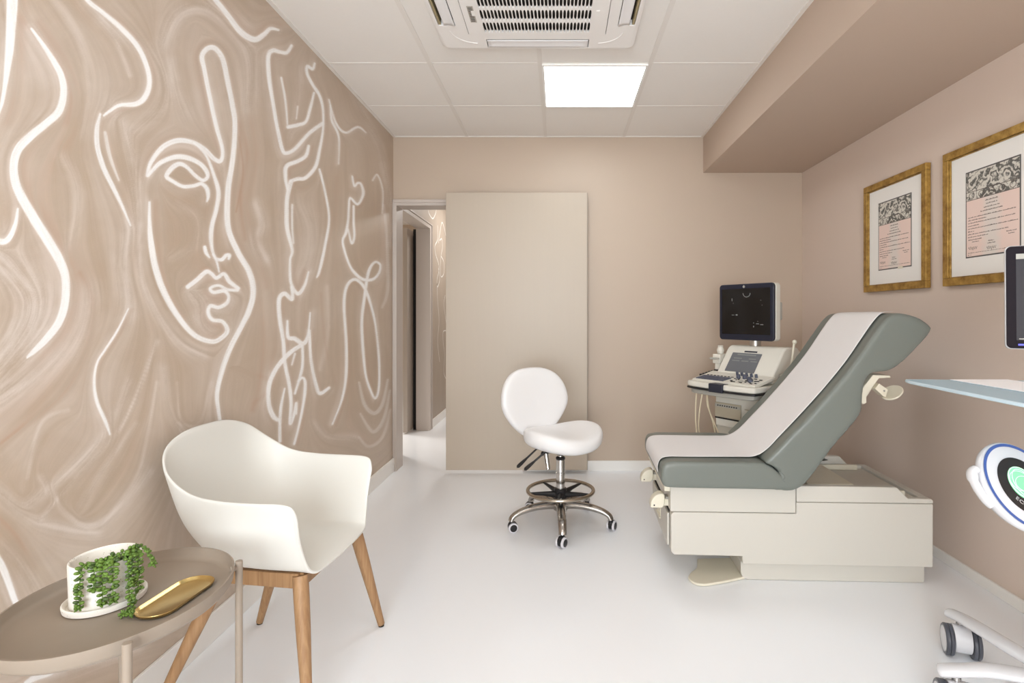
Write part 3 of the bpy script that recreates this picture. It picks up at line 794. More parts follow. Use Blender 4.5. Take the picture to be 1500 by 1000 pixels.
# ------------------------------------------------------------------ framed certificates on the right wall
def certificate(yc, label, chip):
    t = thing('framed_certificate', label, 'picture frame', (XR, yc, 1.643), group='framed certificates on the right wall')
    w, h, fw = .28, .314, .036
    m = MB()
    for i, (y0, y1, z0, z1) in enumerate(((-w, w, h - fw, h), (-w, w, -h, -h + fw), (-w, -w + fw, -h + fw, h - fw), (w - fw, w, -h + fw, h - fw))):
        m.box(-.029, -.002, y0, y1, z0, z1)
    # gilt inner slip
    for y0, y1, z0, z1 in ((-w + fw, w - fw, h - fw - .005, h - fw), (-w + fw, w - fw, -h + fw, -h + fw + .005), (-w + fw, -w + fw + .005, -h + fw, h - fw), (w - fw - .005, w - fw, -h + fw, h - fw)):
        m.box(-.022, -.010, y0, y1, z0, z1)
    m.build('frame', M['frame'], t, bevel=.0025, seg=2, label='aged gold frame')
    m = MB(); m.box(-.014, -.008, -w + fw, w - fw, -h + fw, h - fw)
    m.build('mount', M['mat'], t, smooth=0, label='white mount board')
    # print: grey border, engraving at the top, pink text field
    pw = .1485; zt, zb = .194, -.194
    m = MB(); m.box(-.0148, -.0138, -pw, pw, zb, zt); m.use(1)
    ze = zt - .006 - .125
    m.box(-.0155, -.0146, -pw + .006, pw - .006, ze, zt - .006); m.use(2)
    m.box(-.0155, -.0146, -pw + .006, pw - .006, zb + .006, ze)
    m.use(3)
    rng = random.Random(3)
    # medallions in the ornamental band
    for k in range(5):
        y = -.112 + .056 * k
        pts = [(-.0158, y + .015 * math.cos(w_), ze + .019 + .013 * math.sin(w_)) for w_ in [2 * PI * q / 16 for q in range(16)]]
        m.tube(pts, .0012, 5, closed=True)
    m.box(-.0160, -.0150, -pw + .006, pw - .006, ze + .036, ze + .0385); m.box(-.0160, -.0150, -pw + .006, pw - .006, ze - .0012, ze + .0012)
    # lines of lettering, letter by letter as small inked ticks; +y is to the LEFT when read
    def line(z, y0, y1, hgt=.0046, bold=1.0):
        y = y0
        while y > y1:
            wl = rng.uniform(.010, .030); e = max(y - wl, y1)
            q = y
            while q > e:
                lw = rng.uniform(.0012, .0022); hh = hgt * rng.choice((.55, .6, .6, 1.0))
                m.box(-.0158, -.0150, q - lw * bold, q, z, z + hh); q -= lw * bold + rng.uniform(.0007, .0012)
            y = e - .0035
    y_ = ze - .018
    for half in (.034, .030, .042, .060):
        line(y_, half, -half, .0052); y_ -= .0145
    y_ -= .003
    for a_, b_ in ((.134, -.125), (.134, .03), (.134, -.120), (.134, .07), (.134, -.136), (.134, .10), (.134, -.088), (.134, .02)):
        line(y_, a_, b_, .0045, 1.15 if b_ < -.12 else 1); y_ -= .0125
    line(y_, .132, .055); line(y_ - .010, .110, .070); line(y_ + .010, -.078, -.130); line(y_, -.088, -.118)
    line(y_ - .016, .018, -.014); line(y_ - .026, .022, -.020)
    line(zb + .020, .134, -.134, .003); line(zb + .011, .134, .115, .003)
    # two signatures
    for (cy, cz) in ((.0, y_ - .045), (.105, y_ - .036)):
        pts = [(-.0157, cy + .026 - k * .0026, cz + .006 * math.sin(k * 1.7) * (1 if k % 5 else 1.6)) for k in range(21)]
        m.tube(cr(pts, 3), .0006, 4)
    pr = m.build('print', [M['ink'], M['engr'], M['cert'], M['inkt']], t, smooth=0, label='certificate with grey engraving above pink text field')
    if chip:
        m = MB(); m.box(-.0165, -.0148, -.075, -.035, zb - .004, zb + .008); m.build('seal', M['cream2'], pr, label='small cream tab on lower edge')
    # faint pink medallions
    return t
certificate(3.014, 'gold framed pink certificate nearer the far corner, left of the two', True)
certificate(2.335, 'gold framed pink certificate beside the black monitor, right of the two', False)

# ------------------------------------------------------------------ armchair
def armchair():
    t = thing('armchair', 'white plastic shell armchair on tapered oak legs', 'chair', (-.94, 1.85, 0), -4)
    half_rim = [(-.270, 0, .822), (-.268, .11, .815), (-.252, .200, .782), (-.205, .250, .725), (-.12, .268, .672), (-.02, .277, .655), (.08, .278, .651), (.158, .274, .649), (.194, .270, .637), (.203, .264, .598)]
    half_mid = [(-.232, 0, .60), (-.228, .10, .60), (-.212, .178, .585), (-.165, .222, .565), (-.09, .243, .550), (-.01, .250, .545), (.08, .250, .545), (.150, .246, .542), (.188, .243, .538), (.199, .240, .522)]
    half_bot = [(-.170, 0, .470), (-.165, .085, .468), (-.150, .145, .462), (-.11, .180, .455), (-.05, .196, .448), (.02, .203, .444), (.09, .206, .442), (.155, .205, .440), (.192, .204, .438), (.206, .203, .436)]
    half_s1 = [(-.125, 0, .432), (-.120, .065, .431), (-.105, .115, .428), (-.07, .145, .424), (-.02, .160, .421), (.03, .167, .419), (.09, .170, .418), (.155, .170, .416), (.198, .170, .412), (.216, .169, .408)]
    half_s2 = [(-.03, 0, .424), (-.03, .035, .423), (-.02, .06, .422), (0, .075, .42), (.03, .085, .42), (.06, .09, .419), (.10, .09, .418), (.16, .09, .415), (.205, .09, .409), (.222, .089, .404)]
    half_s3 = [(.02, 0, .424), (.02, .0, .424), (.02, .0, .424), (.03, .0, .424), (.05, .0, .423), (.07, .0, .422), (.10, .0, .42), (.16, .0, .416), (.208, .0, .409), (.225, 0, .403)]
    rows = []
    for h in (half_rim, half_mid, half_bot, half_s1, half_s2, half_s3):
        full = [(x, -y, z) for x, y, z in reversed(h)] + h[1:]
        rows.append(cr(full, 4))
    nu = len(rows[0]); G = []
    cols = [cr([rows[k][i] for k in range(6)], 5) for i in range(nu)]
    for j in range(len(cols[0])): G.append([tuple(cols[i][j]) for i in range(nu)])
    m = MB(); m.grid(G)
    m.build('shell', M['chairw'], t, smooth=180, solid=.009, soff=0, bevel=0, weld=True, subsurf=1)
    # wooden under frame
    zt, zb = .411, .366
    fx, fy, bx_, by = .170, .185, -.095, .165
    m = MB()
    def rail(p, q, wd=.02):
        p, q = Vector(p), Vector(q); d = (q - p).normalized(); n = Vector((-d.y, d.x)) * wd / 2
        m.prism([tuple(p + n), tuple(p - n), tuple(q - n), tuple(q + n)], zb, zt, 'z')
    rail((fx, -fy), (fx, fy)); rail((bx_, -by), (bx_, by)); rail((fx, -fy), (bx_, -by)); rail((fx, fy), (bx_, by))
    m.build('seat_frame', M['oak'], t, bevel=.003, seg=2)
    for (x0, y0, x1, y1) in ((fx, -fy, .237, -.262), (fx, fy, .240, .262), (bx_ + .01, -by, -.245, -.245), (bx_ + .01, by, -.235, .245)):
        m = MB(); p0 = Vector((x0, y0, .404)); p1 = Vector((x1, y1, .008)); pm = p0.lerp(p1, .35)
        m.tube([p0, p0.lerp(p1, .15), pm, p0.lerp(p1, .7), p1], [.0225, .0225, .021, .0165, .0125], 20)
        lg = m.build('leg', M['oak'], t)
        m = MB(); m.cyl((x1, y1, .0), (x1, y1, .010), .0105, n=20); m.build('foot_cap', M['foot'], lg, label='black rubber foot')
armchair()

# ------------------------------------------------------------------ tray table with things on it
TX, TY, TZ = -.985, 1.235, .535
def side_table():
    t = thing('side_table', 'round taupe metal tray table on slim legs beside the white armchair', 'side table', (TX, TY, 0))
    rx, ry = .205, .245
    m = MB()
    r1 = 1.0
    prof = [(0.0, 0), (.90, 0), (.945, .002), (.968, .009), (.982, .028), (1.0, .028), (.990, .004), (.955, -.006), (.90, -.008), (0.0, -.008)]
    m.lathe([(max(r, 1e-6), z) for r, z in prof], (0, 0, TZ + .0), 96, rx, ry)
    m.build('tray_top', M['tray'], t, smooth=50, weld=True)
    for k, (x, y) in enumerate(((.172, .152), (.163, -.196), (-.142, .175), (-.160, -.19))):
        m = MB(); m.cyl((x, y, 0.002), (x, y, TZ + .033), .0085, n=20)
        # short saddle that joins leg and rim
        d = Vector((-x, -y, 0)).normalized()
        p = Vector((x, y, TZ + .016)); m.tube([p, p + d * .020], [.007, .007], 10)
        m.build('leg', M['tray'], t, bevel=.0015, seg=2)
    for x, y in ((.0, .2435),):
        m = MB(); m.ball((.045, .236, TZ + .0215), .0022, 10, 6); m.build('rivet', M['alu'], t)
side_table()

def planter():
    px, py = -1.040, 1.253
    t = thing('potted_succulent', 'white speckled pot on its saucer with a trailing green succulent', 'potted plant', (px, py, TZ))
    rx, ry = .064, .070
    m = MB(); m.lathe([(1e-6, .001), (.070, .001), (.074, .003), (.0755, .010), (.0755, .014), (.073, .016), (.069, .014), (.067, .0065), (1e-6, .006)], (0, 0, 0), 64, 1, 1.06)
    m.build('saucer', M['pot'], t, smooth=50, weld=True)
    m = MB(); m.lathe([(1e-6, .0068), (.058, .0068), (.0615, .010), (.062, .03), (.0640, .100), (.0637, .1045), (.0618, .1058), (.0598, .1045), (.0592, .10), (.058, .06), (1e-6, .058)], (0, 0, 0), 64, rx / .064, ry / .064)
    m.build('pot', M['pot'], t, smooth=50, weld=True)
    m = MB(); m.lathe([(1e-6, .070), (.03, .071), (.0585, .068)], (0, 0, 0), 40, rx / .064, ry / .064)
    for k in range(0): pass
    m.build('soil', M['soil'], t)
    # strands: (path points)   rim runs at z .106; the strands fall on the side facing the room
    rng = random.Random(11)
    def rimp(a, r=1.0, z=.106): return (rx * r * math.cos(R(a)), ry * r * math.sin(R(a)), z)
    strands = []
    for a, zlow, sw in ((-78, .004, 0), (-60, .046, .004), (-49, .024, -.003), (-36, .026, .004), (-10, .030, .0), (2, .016, .006)):
        o = 1.17
        p = [rimp(a, .35, .075), rimp(a + 4, .72, .100), rimp(a, .98, .115), rimp(a - 2, 1.12, .108), rimp(a - 3, o, .085)]
        z = .075
        while z > max(zlow, .012):
            p.append(rimp(a - 3 + sw * 300 * (.1 - z), o + (.05 if z < .03 else 0), z)); z -= .016
        strands.append((p, .0062, 1.0))
    # two that creep on along the table, one arching over the far rim
    strands.append(([rimp(-25, .3, .08), rimp(-20, .8, .108), rimp(-18, 1.12, .108), rimp(-20, 1.25, .07), rimp(-22, 1.38, .035), rimp(-24, 1.62, .014), rimp(-28, 1.90, .010), rimp(-31, 2.12, .012)], .0050, .9))
    strands.append(([rimp(10, .3, .08), rimp(14, .8, .112), rimp(14, 1.1, .116), rimp(10, 1.35, .100), rimp(6, 1.55, .078)], .0050, .9))
    strands.append(([rimp(-50, .2, .085), rimp(-48, .55, .102), rimp(-40, .85, .118), rimp(-20, .98, .124), rimp(5, 1.0, .120)], .0050, 1.0))
    strands.append(([rimp(-85, .25, .085), rimp(-82, .6, .100), rimp(-70, .9, .114), rimp(-40, 1.02, .116)], .0050, 1.0))
    strands.append(([rimp(-14, 1.2, .03), rimp(-18, 1.38, .014), rimp(-24, 1.6, .009), rimp(-34, 1.8, .009)], .0048, .9))
    for path, lr, dens in strands:
        q = cr(path, 10)
        q = [Vector((v.x, v.y, max(v.z, .004))) for v in q]
        m = MB(); m.use(0); m.tube(q[::2] + [q[-1]], .0011, 6)
        dist = 0; k = 0
        for i in range(1, len(q)):
            dist += (q[i] - q[i - 1]).length
            if dist > .0066 / dens:
                dist = 0; k += 1
                tdir = (q[i] - q[i - 1]).normalized()
                out = Vector((q[i].x, q[i].y, 0)).normalized()
                side = tdir.cross(out)
                if side.length < .1: side = Vector((1, 0, 0))
                side.normalize()
                for s in (-1, 1):
                    w = rng.uniform(-.6, .6) + (k % 2) * 1.0
                    d = (side * s * math.cos(w) + out * (.35 + .6 * abs(math.sin(w))) - tdir * rng.uniform(0, .3) + Vector((0, 0, rng.uniform(-.45, .45)))).normalized()
                    c = q[i] + d * lr * 1.05
                    if c.z < .005: c.z = .005
                    rot = d.to_track_quat('Z', 'Y').to_matrix()
                    m.use(1 if rng.random() < .8 else 2)
                    sc = rng.uniform(.78, 1.18)
                    m.ball(c, (.0040 * sc, .0036 * sc, lr * .98 * sc), 10, 7, rot)
        # rosette at the tip
        e = q[-1]
        for _ in range(16):
            d = Vector((rng.uniform(-1, 1), rng.uniform(-1, 1), rng.uniform(-.35, 1))).normalized()
            m.use(1); c = e + d * .0055; c.z = max(c.z, .004)
            m.ball(c, (.0021, .0021, .0048), 8, 5, d.to_track_quat('Z', 'Y').to_matrix())
        m.build('strand', [M['stem'], M['leaf'], M['leafd']], t, recalc=False, smooth=180, label=None)
planter()

def brass_tray():
    t = thing('brass_tray', 'oblong polished gold tray lying beside the potted succulent', 'tray', (-.884, 1.262, TZ + .0002), -4)
    m = MB()
    def ring(ins, z, n=14):
        out = []
        hx, hy = .044 - ins, .094 - ins
        for x, y in rrect(-hx, hx, -hy, hy, min(hx, hy) * .93, 12): out.append((x, y, z))
        return out
    rows = [ring(.008, .001), ring(.003, .003), ring(0, .0095), ring(.0005, .0105), ring(.0016, .0098), ring(.0052, .0046), ring(.0100, .0026)]
    n = len(rows[0])
    vs = [p for r in rows for p in r]; fs = []
    for i in range(len(rows) - 1):
        for j in range(n): fs.append((i * n + j, i * n + (j + 1) % n, (i + 1) * n + (j + 1) % n, (i + 1) * n + j))
    fs.append(tuple(range(n))); fs.append(tuple(range((len(rows) - 1) * n, len(rows) * n)))
    m.add(vs, fs)
    m.build('tray_dish', M['gold'], t, smooth=50)
brass_tray()

# ------------------------------------------------------------------ swivel stool
def stool():
    sx, sy, yaw = .008, 3.10, 38
    t = thing('swivel_stool', 'white padded saddle stool with backrest, foot ring and chrome five-star base', 'stool', (sx, sy, 0), yaw)
    # seat
    m = MB(); rows = []
    def outline(a):
        # wide at the back lobes, slightly waisted front
        x = .238 * math.copysign(abs(math.cos(a)) ** .82, math.cos(a)); y = .195 * math.copysign(abs(math.sin(a)) ** .9, math.sin(a))
        if y < 0: x *= 1 - .10 * (-y / .195)
        return x, y
    NA = 56
    def top(x, y):
        return .532 + .040 * (abs(x) / .23) ** 2 - .018 * max(0, -y / .195) ** 2 + .012 * max(0, y / .195)
    def bot(x, y): return .424 + .040 * (abs(x) / .23) ** 2
    for f, k in ((1e-4, 0), (.35, 0), (.62, 0), (.80, 0), (.90, .10), (.965, .28), (1.0, .62), (1.0, 1.0), (.975, 1.45), (.90, 1.75), (.75, 1.95), (.4, 2), (1e-4, 2)):
        row = []
        for j in range(NA):
            a = 2 * PI * j / NA; x, y = outline(a)
            zt, zb = top(x * f, y * f), bot(x * f, y * f)
            row.append((x * f + .018, y * f - .012, zt + (zb - zt) * k / 2))
        rows.append(row)
    m.grid(rows, closeu=True)
    seat = m.build('seat', M['vinylw'], t, smooth=180, weld=True, subsurf=1)
    # backrest pad, built upright facing -y then leaned back
    m = MB(); rows = []
    bx, by, bz = -.040, .215, .674
    lean = Matrix.Rotation(R(-9), 3, 'X')
    NB = 56
    def bo(a):
        c, s = math.cos(a), math.sin(a)
        z = .208 * math.copysign(abs(s) ** .92, s); hw = .236
        hw *= (1 - .40 * max(0, -s) ** 1.2); 
        x = hw * math.copysign(abs(c) ** .78, c)
        return x, z
    for f, k in ((1e-4, 0), (.4, 0), (.7, .02), (.86, .08), (.95, .24), (1.0, .6), (1.0, 1.1), (.975, 1.55), (.9, 1.85), (.6, 2), (1e-4, 2)):
        row = []
        for j in range(NB):
            x, z = bo(2 * PI * j / NB)
            x *= f; z *= f
            yy = -.036 + .036 * k + .55 * x * x * -1 + .0
            v = lean @ Vector((x, yy, z)); row.append((bx + v.x, by + v.y, bz + v.z))
        rows.append(row)
    m.grid(rows, closeu=True)
    m.build('backrest', M['vinylw'], t, smooth=180, weld=True, subsurf=1)
    # backrest bracket: a flat bent bar under the seat and up behind the pad
    m = MB()
    m.tube(cr([(0, .02, .432), (-.01, .15, .430), (-.02, .235, .445), (-.03, .272, .50), (-.035, .268, .58), (-.035, .262, .64)], 6), .020, 10, ry=.005, up=(0, 0, 1))
    m.build('backrest_bracket', M['black'], t, smooth=60)
    # seat plate and levers
    m = MB(); m.box(-.085, .085, -.07, .09, .430, .440); m.box(-.03, .03, -.04, .04, .405, .432); m.build('seat_plate', M['black'], t, bevel=.004)
    yw = R(-yaw)
    def wl(x, y, z):   # world -> local
        dx, dy = x - sx, y - sy
        return (dx * math.cos(yw) - dy * math.sin(yw), dx * math.sin(yw) + dy * math.cos(yw), z)
    for (p0, p1, p2) in (((-.124, 3.05, .447), (-.18, 3.04, .40), (-.228, 3.03, .353)), ((-.082, 2.97, .443), (-.13, 2.96, .40), (-.182, 2.95, .361))):
        m = MB(); a, b, c = Vector(wl(*p0)), Vector(wl(*p1)), Vector(wl(*p2))
        m.tube([Vector(wl(sx - .02, sy - .02, .425)), a, a.lerp(c, .55)], .0055, 10)
        lv = m.build('lever', M['black'], t)
        m = MB(); m.tube([a.lerp(c, .5), a.lerp(c, .62), a.lerp(c, .82), c, c + (c - a).normalized() * .008], [.007, .013, .019, .018, .006], 12, ry=[.005, .007, .009, .009, .003])
        m.build('paddle', M['black'], lv)
    m = MB(); m.cyl(wl(-.075, 3.02, .440), wl(-.060, 3.0, .345), .013, n=20); m.build('adjuster_tube', M['chrome'], t, bevel=.002, seg=2)
    m = MB(); m.ball(wl(-.09, 3.03, .425), .012, 12, 8); m.build('adjuster_knob', M['black'], t)
    # column
    m = MB(); m.cyl((0, 0, .375), (0, 0, .412), .0145, n=28); m.build('piston', M['chrome'], t)
    m = MB(); m.lathe([(1e-6, .374), (.024, .374), (.027, .378), (.027, .386), (.022, .390), (1e-6, .390)], (0, 0, 0), 28); m.build('collar', M['black'], t, weld=True)
    m = MB(); m.lathe([(1e-6, .09), (.025, .09), (.025, .292), (.0275, .294), (.0275, .302), (.025, .304), (.025, .374), (1e-6, .374)], (0, 0, 0), 32); m.build('column', M['chrome'], t, smooth=35, weld=True)
    # foot ring and its black star
    zr = .200; rr = .186
    m = MB(); m.tube([(rr * math.cos(2 * PI * k / 64), rr * math.sin(2 * PI * k / 64), zr) for k in range(64)], .0105, 14, closed=True); fr = m.build('foot_ring', M['ring'], t, smooth=180)
    for k in range(5):
        a = R(k * 72 + 50 - yaw); c, s = math.cos(a), math.sin(a)
        m = MB(); m.tube([(c * .024, s * .024, .178), (c * .10, s * .10, .188), (c * .182, s * .182, .194)], [.017, .011, .006], 8, ry=[.020, .012, .007])
        m.build('spoke', M['black'], fr, smooth=50)
    m = MB(); m.lathe([(1e-6, .155), (.036, .155), (.036, .208), (.031, .214), (1e-6, .214)], (0, 0, 0), 28); m.build('ring_hub', M['black'], fr, smooth=35, weld=True)
    # five-star base
    m = MB(); m.lathe([(1e-6, .085), (.030, .085), (.040, .092), (.042, .125), (.036, .140), (1e-6, .142)], (0, 0, 0), 32)
    for k in range(5):
        a = R(-90 + 72 * k + 2 - yaw); c, s = math.cos(a), math.sin(a)
        P = [(0.02, .118), (.08, .124), (.15, .122), (.21, .112), (.255, .098), (.282, .080), (.290, .062)]
        m.tube(cr([(c * r, s * r, z) for r, z in P], 4), [.030 - .009 * min(1, i / 18) for i in range(25)], 14, ry=[.024 - .0095 * min(1, i / 18) for i in range(25)], up=(0, 0, 1))
    m.build('star_base', M['cast'], t, smooth=60)
    spin = (200, 25, 60, 130, 340)
    for k in range(5):
        a = R(-90 + 72 * k + 2 - yaw); x, y = .290 * math.cos(a), .290 * math.sin(a)
        b = R(spin[k]) ; fx, fy = math.cos(b), math.sin(b); ax, ay = -fy, fx
        cx, cy = x + fx * .010, y + fy * .010
        m = MB(); m.cyl((x, y, .05), (x, y, .066), .010, n=14)
        m.tube([(cx - ax * .012, cy - ay * .012, .032), (cx + ax * .012, cy + ay * .012, .032)], [.0262, .0262], 22)
        m.ball((x, y, .046), (.016, .016, .012), 14, 8)
        cs = m.build('caster', M['black'], t, smooth=50)
        for s in (-1, 1):
            m = MB(); T = Matrix.Translation((cx + ax * s * .0145, cy + ay * s * .0145, .0275)) @ Vector((ax * s, ay * s, 0)).to_track_quat('Z', 'Y').to_matrix().to_4x4()
            m.xf(T); m.use(0); m.lathe([(.0195, -.004), (.0270, -.004), (.0275, 0), (.026, .007), (.0195, .008)], (0, 0, 0), 26, closed=True)
            m.use(1); m.lathe([(1e-5, -.004), (.0197, -.004), (.0197, .009), (.014, .0105), (1e-5, .0105)], (0, 0, 0), 26)
            m.build('wheel', [M['wgrey'], M['black']], cs, smooth=45, label='grey tyred caster wheel')
stool()

# ------------------------------------------------------------------ examination table
def cushion(m, poly, y0, y1, r, steps=5):
    """closed (x,z) outline run along y with rolled ends"""
    P = [Vector((a, b)) for a, b in poly]; n = len(P)
    ar = sum(P[i].x * P[(i + 1) % n].y - P[(i + 1) % n].x * P[i].y for i in range(n))
    if ar < 0: P.reverse()
    nr = []
    for i in range(n):
        e = (P[(i + 1) % n] - P[i - 1]); nr.append(Vector((-e.y, e.x)).normalized())
    def ring(ins, y): return [(P[i].x + nr[i].x * ins, y, P[i].y + nr[i].y * ins) for i in range(n)]
    rows = []
    for k in range(steps + 1):
        a = PI / 2 * k / steps; rows.append(ring(r * (1 - math.sin(a)), y0 + r * (1 - math.cos(a)) ))
    for k in range(steps, -1, -1):
        a = PI / 2 * k / steps; rows.append(ring(r * (1 - math.sin(a)), y1 - r * (1 - math.cos(a))))
    vs = [p for rw in rows for p in rw]; fs = []
    for i in range(len(rows) - 1):
        for j in range(n): fs.append((i * n + j, i * n + (j + 1) % n, (i + 1) * n + (j + 1) % n, (i + 1) * n + j))
    fs.append(tuple(range(n))); fs.append(tuple(range((len(rows) - 1) * n, len(rows) * n)))
    m.add(vs, fs)

EX, EY = 1.05, 2.42
def soften(o, it=16):
    md = o.modifiers.new('remesh', 'REMESH'); md.mode = 'VOXEL'; md.voxel_size = .008; md.use_smooth_shade = True
    md = o.modifiers.new('smooth', 'SMOOTH'); md.factor = .5; md.iterations = it
    return o
def X_(poly): return [(a - EX, b) for a, b in poly]
def exam_table():
    t = thing('examination_table', 'cream examination table with grey-green cushions and raised backrest', 'examination table', (EX, EY, 0), -2.2)
    D = .56
    # plinth
    m = MB(); m.prism(X_([(.845, .0), (1.622, .0), (1.626, .012), (1.626, .086), (.817, .086), (.817, .03), (.825, .010)]), .030, D - .03, 'y'); m.build('plinth', M['cream'], t, bevel=.006, seg=3)
    # main housing, overhanging at the foot end
    m = MB(); m.prism(X_([(.500, .135), (.512, .121), (.815, .119), (.817, .084), (1.641, .084), (1.643, .088), (1.643, .362), (1.052, .362), (1.052, .312), (.512, .312), (.500, .300)]), 0, D, 'y')
    m.build('housing', M['cream'], t, bevel=.007, seg=3)
    m = MB(); m.prism(X_([(.497, .3135), (1.050, .3135), (1.050, .440), (.497, .440)]), .001, D - .001, 'y'); m.build('seat_carrier', M['cream'], t, bevel=.004, seg=2)
    # rear basin
    m = MB()
    prof = [(1.052, .364), (1.643, .364), (1.643, .378), (1.636, .384), (1.534, .386), (1.486, .434), (1.052, .436)]
    m.prism(X_(prof), -.001, .030, 'y'); m.prism(X_(prof), D - .030, D + .001, 'y')
    m.prism(X_([(1.60, .364), (1.643, .364), (1.643, .378), (1.636, .384), (1.60, .384)]), .030, D - .030, 'y')
    m.box(1.052 - EX, 1.601 - EX, .029, D - .029, .364, .372)
    m.box(1.052 - EX, 1.08 - EX, .029, D - .029, .364, .436)
    m.build('basin', M['cream'], t, bevel=.008, seg=3)
    m = MB(); m.box(1.10 - EX, 1.56 - EX, .06, .075, .372, .40); m.box(1.10 - EX, 1.56 - EX, D - .075, D - .06, .372, .40); m.box(1.15 - EX, 1.36 - EX, .12, D - .12, .372, .41)
    m.build('lift_rails', M['cream2'], t, bevel=.006, seg=2)
    # rounded lobe behind the far side of the backrest hinge
    m = MB(); q = [(1.08, .42)] + [(1.20 + .19 * math.cos(R(a)) , .42 + .075 * math.sin(R(a))) for a in range(150, -1, -15)] + [(1.42, .42)]
    m.prism(X_(q), D - .055, D - .032, 'y'); m.build('hinge_cover', M['cream'], t, bevel=.005, seg=2)
    # foot end: tray rail, drawer with handle, corner trim
    m = MB(); m.box(.470 - EX, .4965 - EX, .0, D, .405, .434); m.build('end_rail', M['cream2'], t, bevel=.003, seg=2)
    m = MB(); m.box(.466 - EX, .494 - EX, .012, D - .012, .4345, .447); m.build('foot_extension', M['greyp'], t, bevel=.002, seg=2, label='grey pull-out foot extension')
    m = MB(); m.box(.488 - EX, .4985 - EX, .035, D - .035, .150, .296); dr = m.build('drawer', M['cream'], t, bevel=.0035, seg=3)
    m = MB(); m.box(.4855 - EX, .4884 - EX, .23, .33, .205, .250)
    m.box(.480 - EX, .488 - EX, .225, .335, .249, .256); m.box(.480 - EX, .488 - EX, .225, .335, .199, .206)
    m.build('handle', M['cream2'], dr, bevel=.002, seg=2)
    m = MB(); m.box(.4955 - EX, .4995 - EX, .04, D - .04, .300, .309); m.build('shadow_gap', M['dark'], t, smooth=0)
    # stirrup ends
    for k, y in enumerate((.085, .475)):
        m = MB(); m.box(.455 - EX, .540 - EX, y - .026, y + .010, .318, .352)
        st = m.build('stirrup_arm', M['cream2'], t, bevel=.005, seg=2)
        m = MB(); q = [(.415, .312), (.470, .312), (.480, .33), (.480, .372)] + [(.480 - .010 - .055 * math.sin(R(a)), .322 + .056 * math.cos(R(a))) for a in range(0, 91, 10)]
        m.prism(X_(q), y - .036, y + .018, 'y'); m.build('end_cap', M['cream2'], st, bevel=.008, seg=3)
        m = MB(); m.box(.484 - EX, .50 - EX, y - .028, y + .012, .350, .362); m.build('slot', M['greyp'], st, bevel=.001, seg=1)
        m = MB(); m.cyl((.432 - EX, y - .0375, .325), (.432 - EX, y - .035, .325), .0035, n=12); m.build('screw', M['black'], st)
    # step plate on the floor
    pl = cr([(.66, .21, 0), (.640, .12, 0), (.600, .065, 0), (.580, .015, 0), (.600, -.030, 0), (.645, -.040, 0), (.74, -.008, 0)], 5)
    m = MB(); m.prism([(v.x - EX, v.y) for v in pl] + [(.84 - EX, .035), (.84 - EX, .23)], .002, .014, 'z'); m.build('step_plate', M['cream2'], t, bevel=.004, seg=2)
    # cushions
    seat = [(.449, .470), (.455, .450), (.475, .438), (.60, .434), (.80, .433), (.94, .432), (.990, .434), (1.000, .462), (.978, .490), (.952, .512), (.928, .532), (.892, .549), (.85, .552), (.70, .552), (.56, .552), (.49, .551), (.460, .540), (.449, .515)]
    q = [(v.x, v.y) for v in cr([(a, b, 0) for a, b in seat], 4, closed=True)]
    m = MB(); m.prism(X_(q), -.060, D, 'y'); soften(m.build('seat_cushion', M['vinylg'], t, smooth=180))
    back = [(.897, .553), (.932, .534), (.955, .512), (.958, .482), (.950, .450), (.965, .431), (1.010, .430), (1.055, .449), (1.105, .506), (1.19, .625), (1.276, .726), (1.308, .780), (1.313, .830), (1.318, .890), (1.345, .938), (1.385, .946), (1.430, .955), (1.475, .985), (1.53, 1.040), (1.580, 1.095), (1.602, 1.130), (1.590, 1.152), (1.545, 1.182), (1.480, 1.200), (1.437, 1.195), (1.400, 1.160), (1.340, 1.075), (1.275, .980), (1.18, .862), (1.08, .748), (1.00, .664), (.945, .605)]
    q = [(v.x, v.y) for v in cr([(a, b, 0) for a, b in back], 4, closed=True)]
    m = MB(); m.prism(X_(q), -.060, D, 'y'); bk = soften(m.build('backrest', M['vinylg'], t, smooth=180))
    # pleat stitching at the crease, near side
    m = MB(); m.tube(cr([(.955 - EX, -.0585, .512), (.972 - EX, -.060, .503), (.980 - EX, -.060, .488), (.972 - EX, -.059, .478), (.985 - EX, -.0585, .470)], 5), .0022, 6); m.build('pleat', M['vinylg'], bk)
    # bracket for the paper roll, behind the backrest
    m = MB()
    def pz(x, y): return ((x - 819) * .0030 - EX, CAM_Z - (y - 462) * .0030)
    m.prism([pz(*p) for p in ((1256, 573), (1275, 548), (1299, 549), (1301, 552), (1284, 553), (1266, 577), (1266, 589), (1261, 591), (1258, 588))], -.030, .060, 'y')
    m.prism([pz(*p) for p in ((1266, 577), (1283, 553), (1293, 553), (1272, 585), (1267, 585))], .015, .060, 'y')
    br = m.build('roll_bracket', M['cream2'], t, bevel=.003, seg=2)
    m = MB(); m.prism([pz(*p) for p in ((1281, 569), (1287, 561), (1300, 570), (1297, 581), (1293, 580))], -.012, .030, 'y'); m.build('bracket_arm', M['cream2'], br, bevel=.003, seg=2)
    m = MB(); cx, cz = pz(1308, 576)
    m.xf(Matrix.Translation((cx, .0, cz)) @ Vector((-.56, -.30, .77)).to_track_quat('Z', 'Y').to_matrix().to_4x4())
    m.lathe([(1e-5, -.004), (.038, -.002), (.045, .001), (.046, .005), (.043, .008), (.030, .006), (1e-5, .004)], (0, 0, 0), 36); m.xf()
    m.build('end_disc', M['cream2'], br, smooth=40, weld=True)
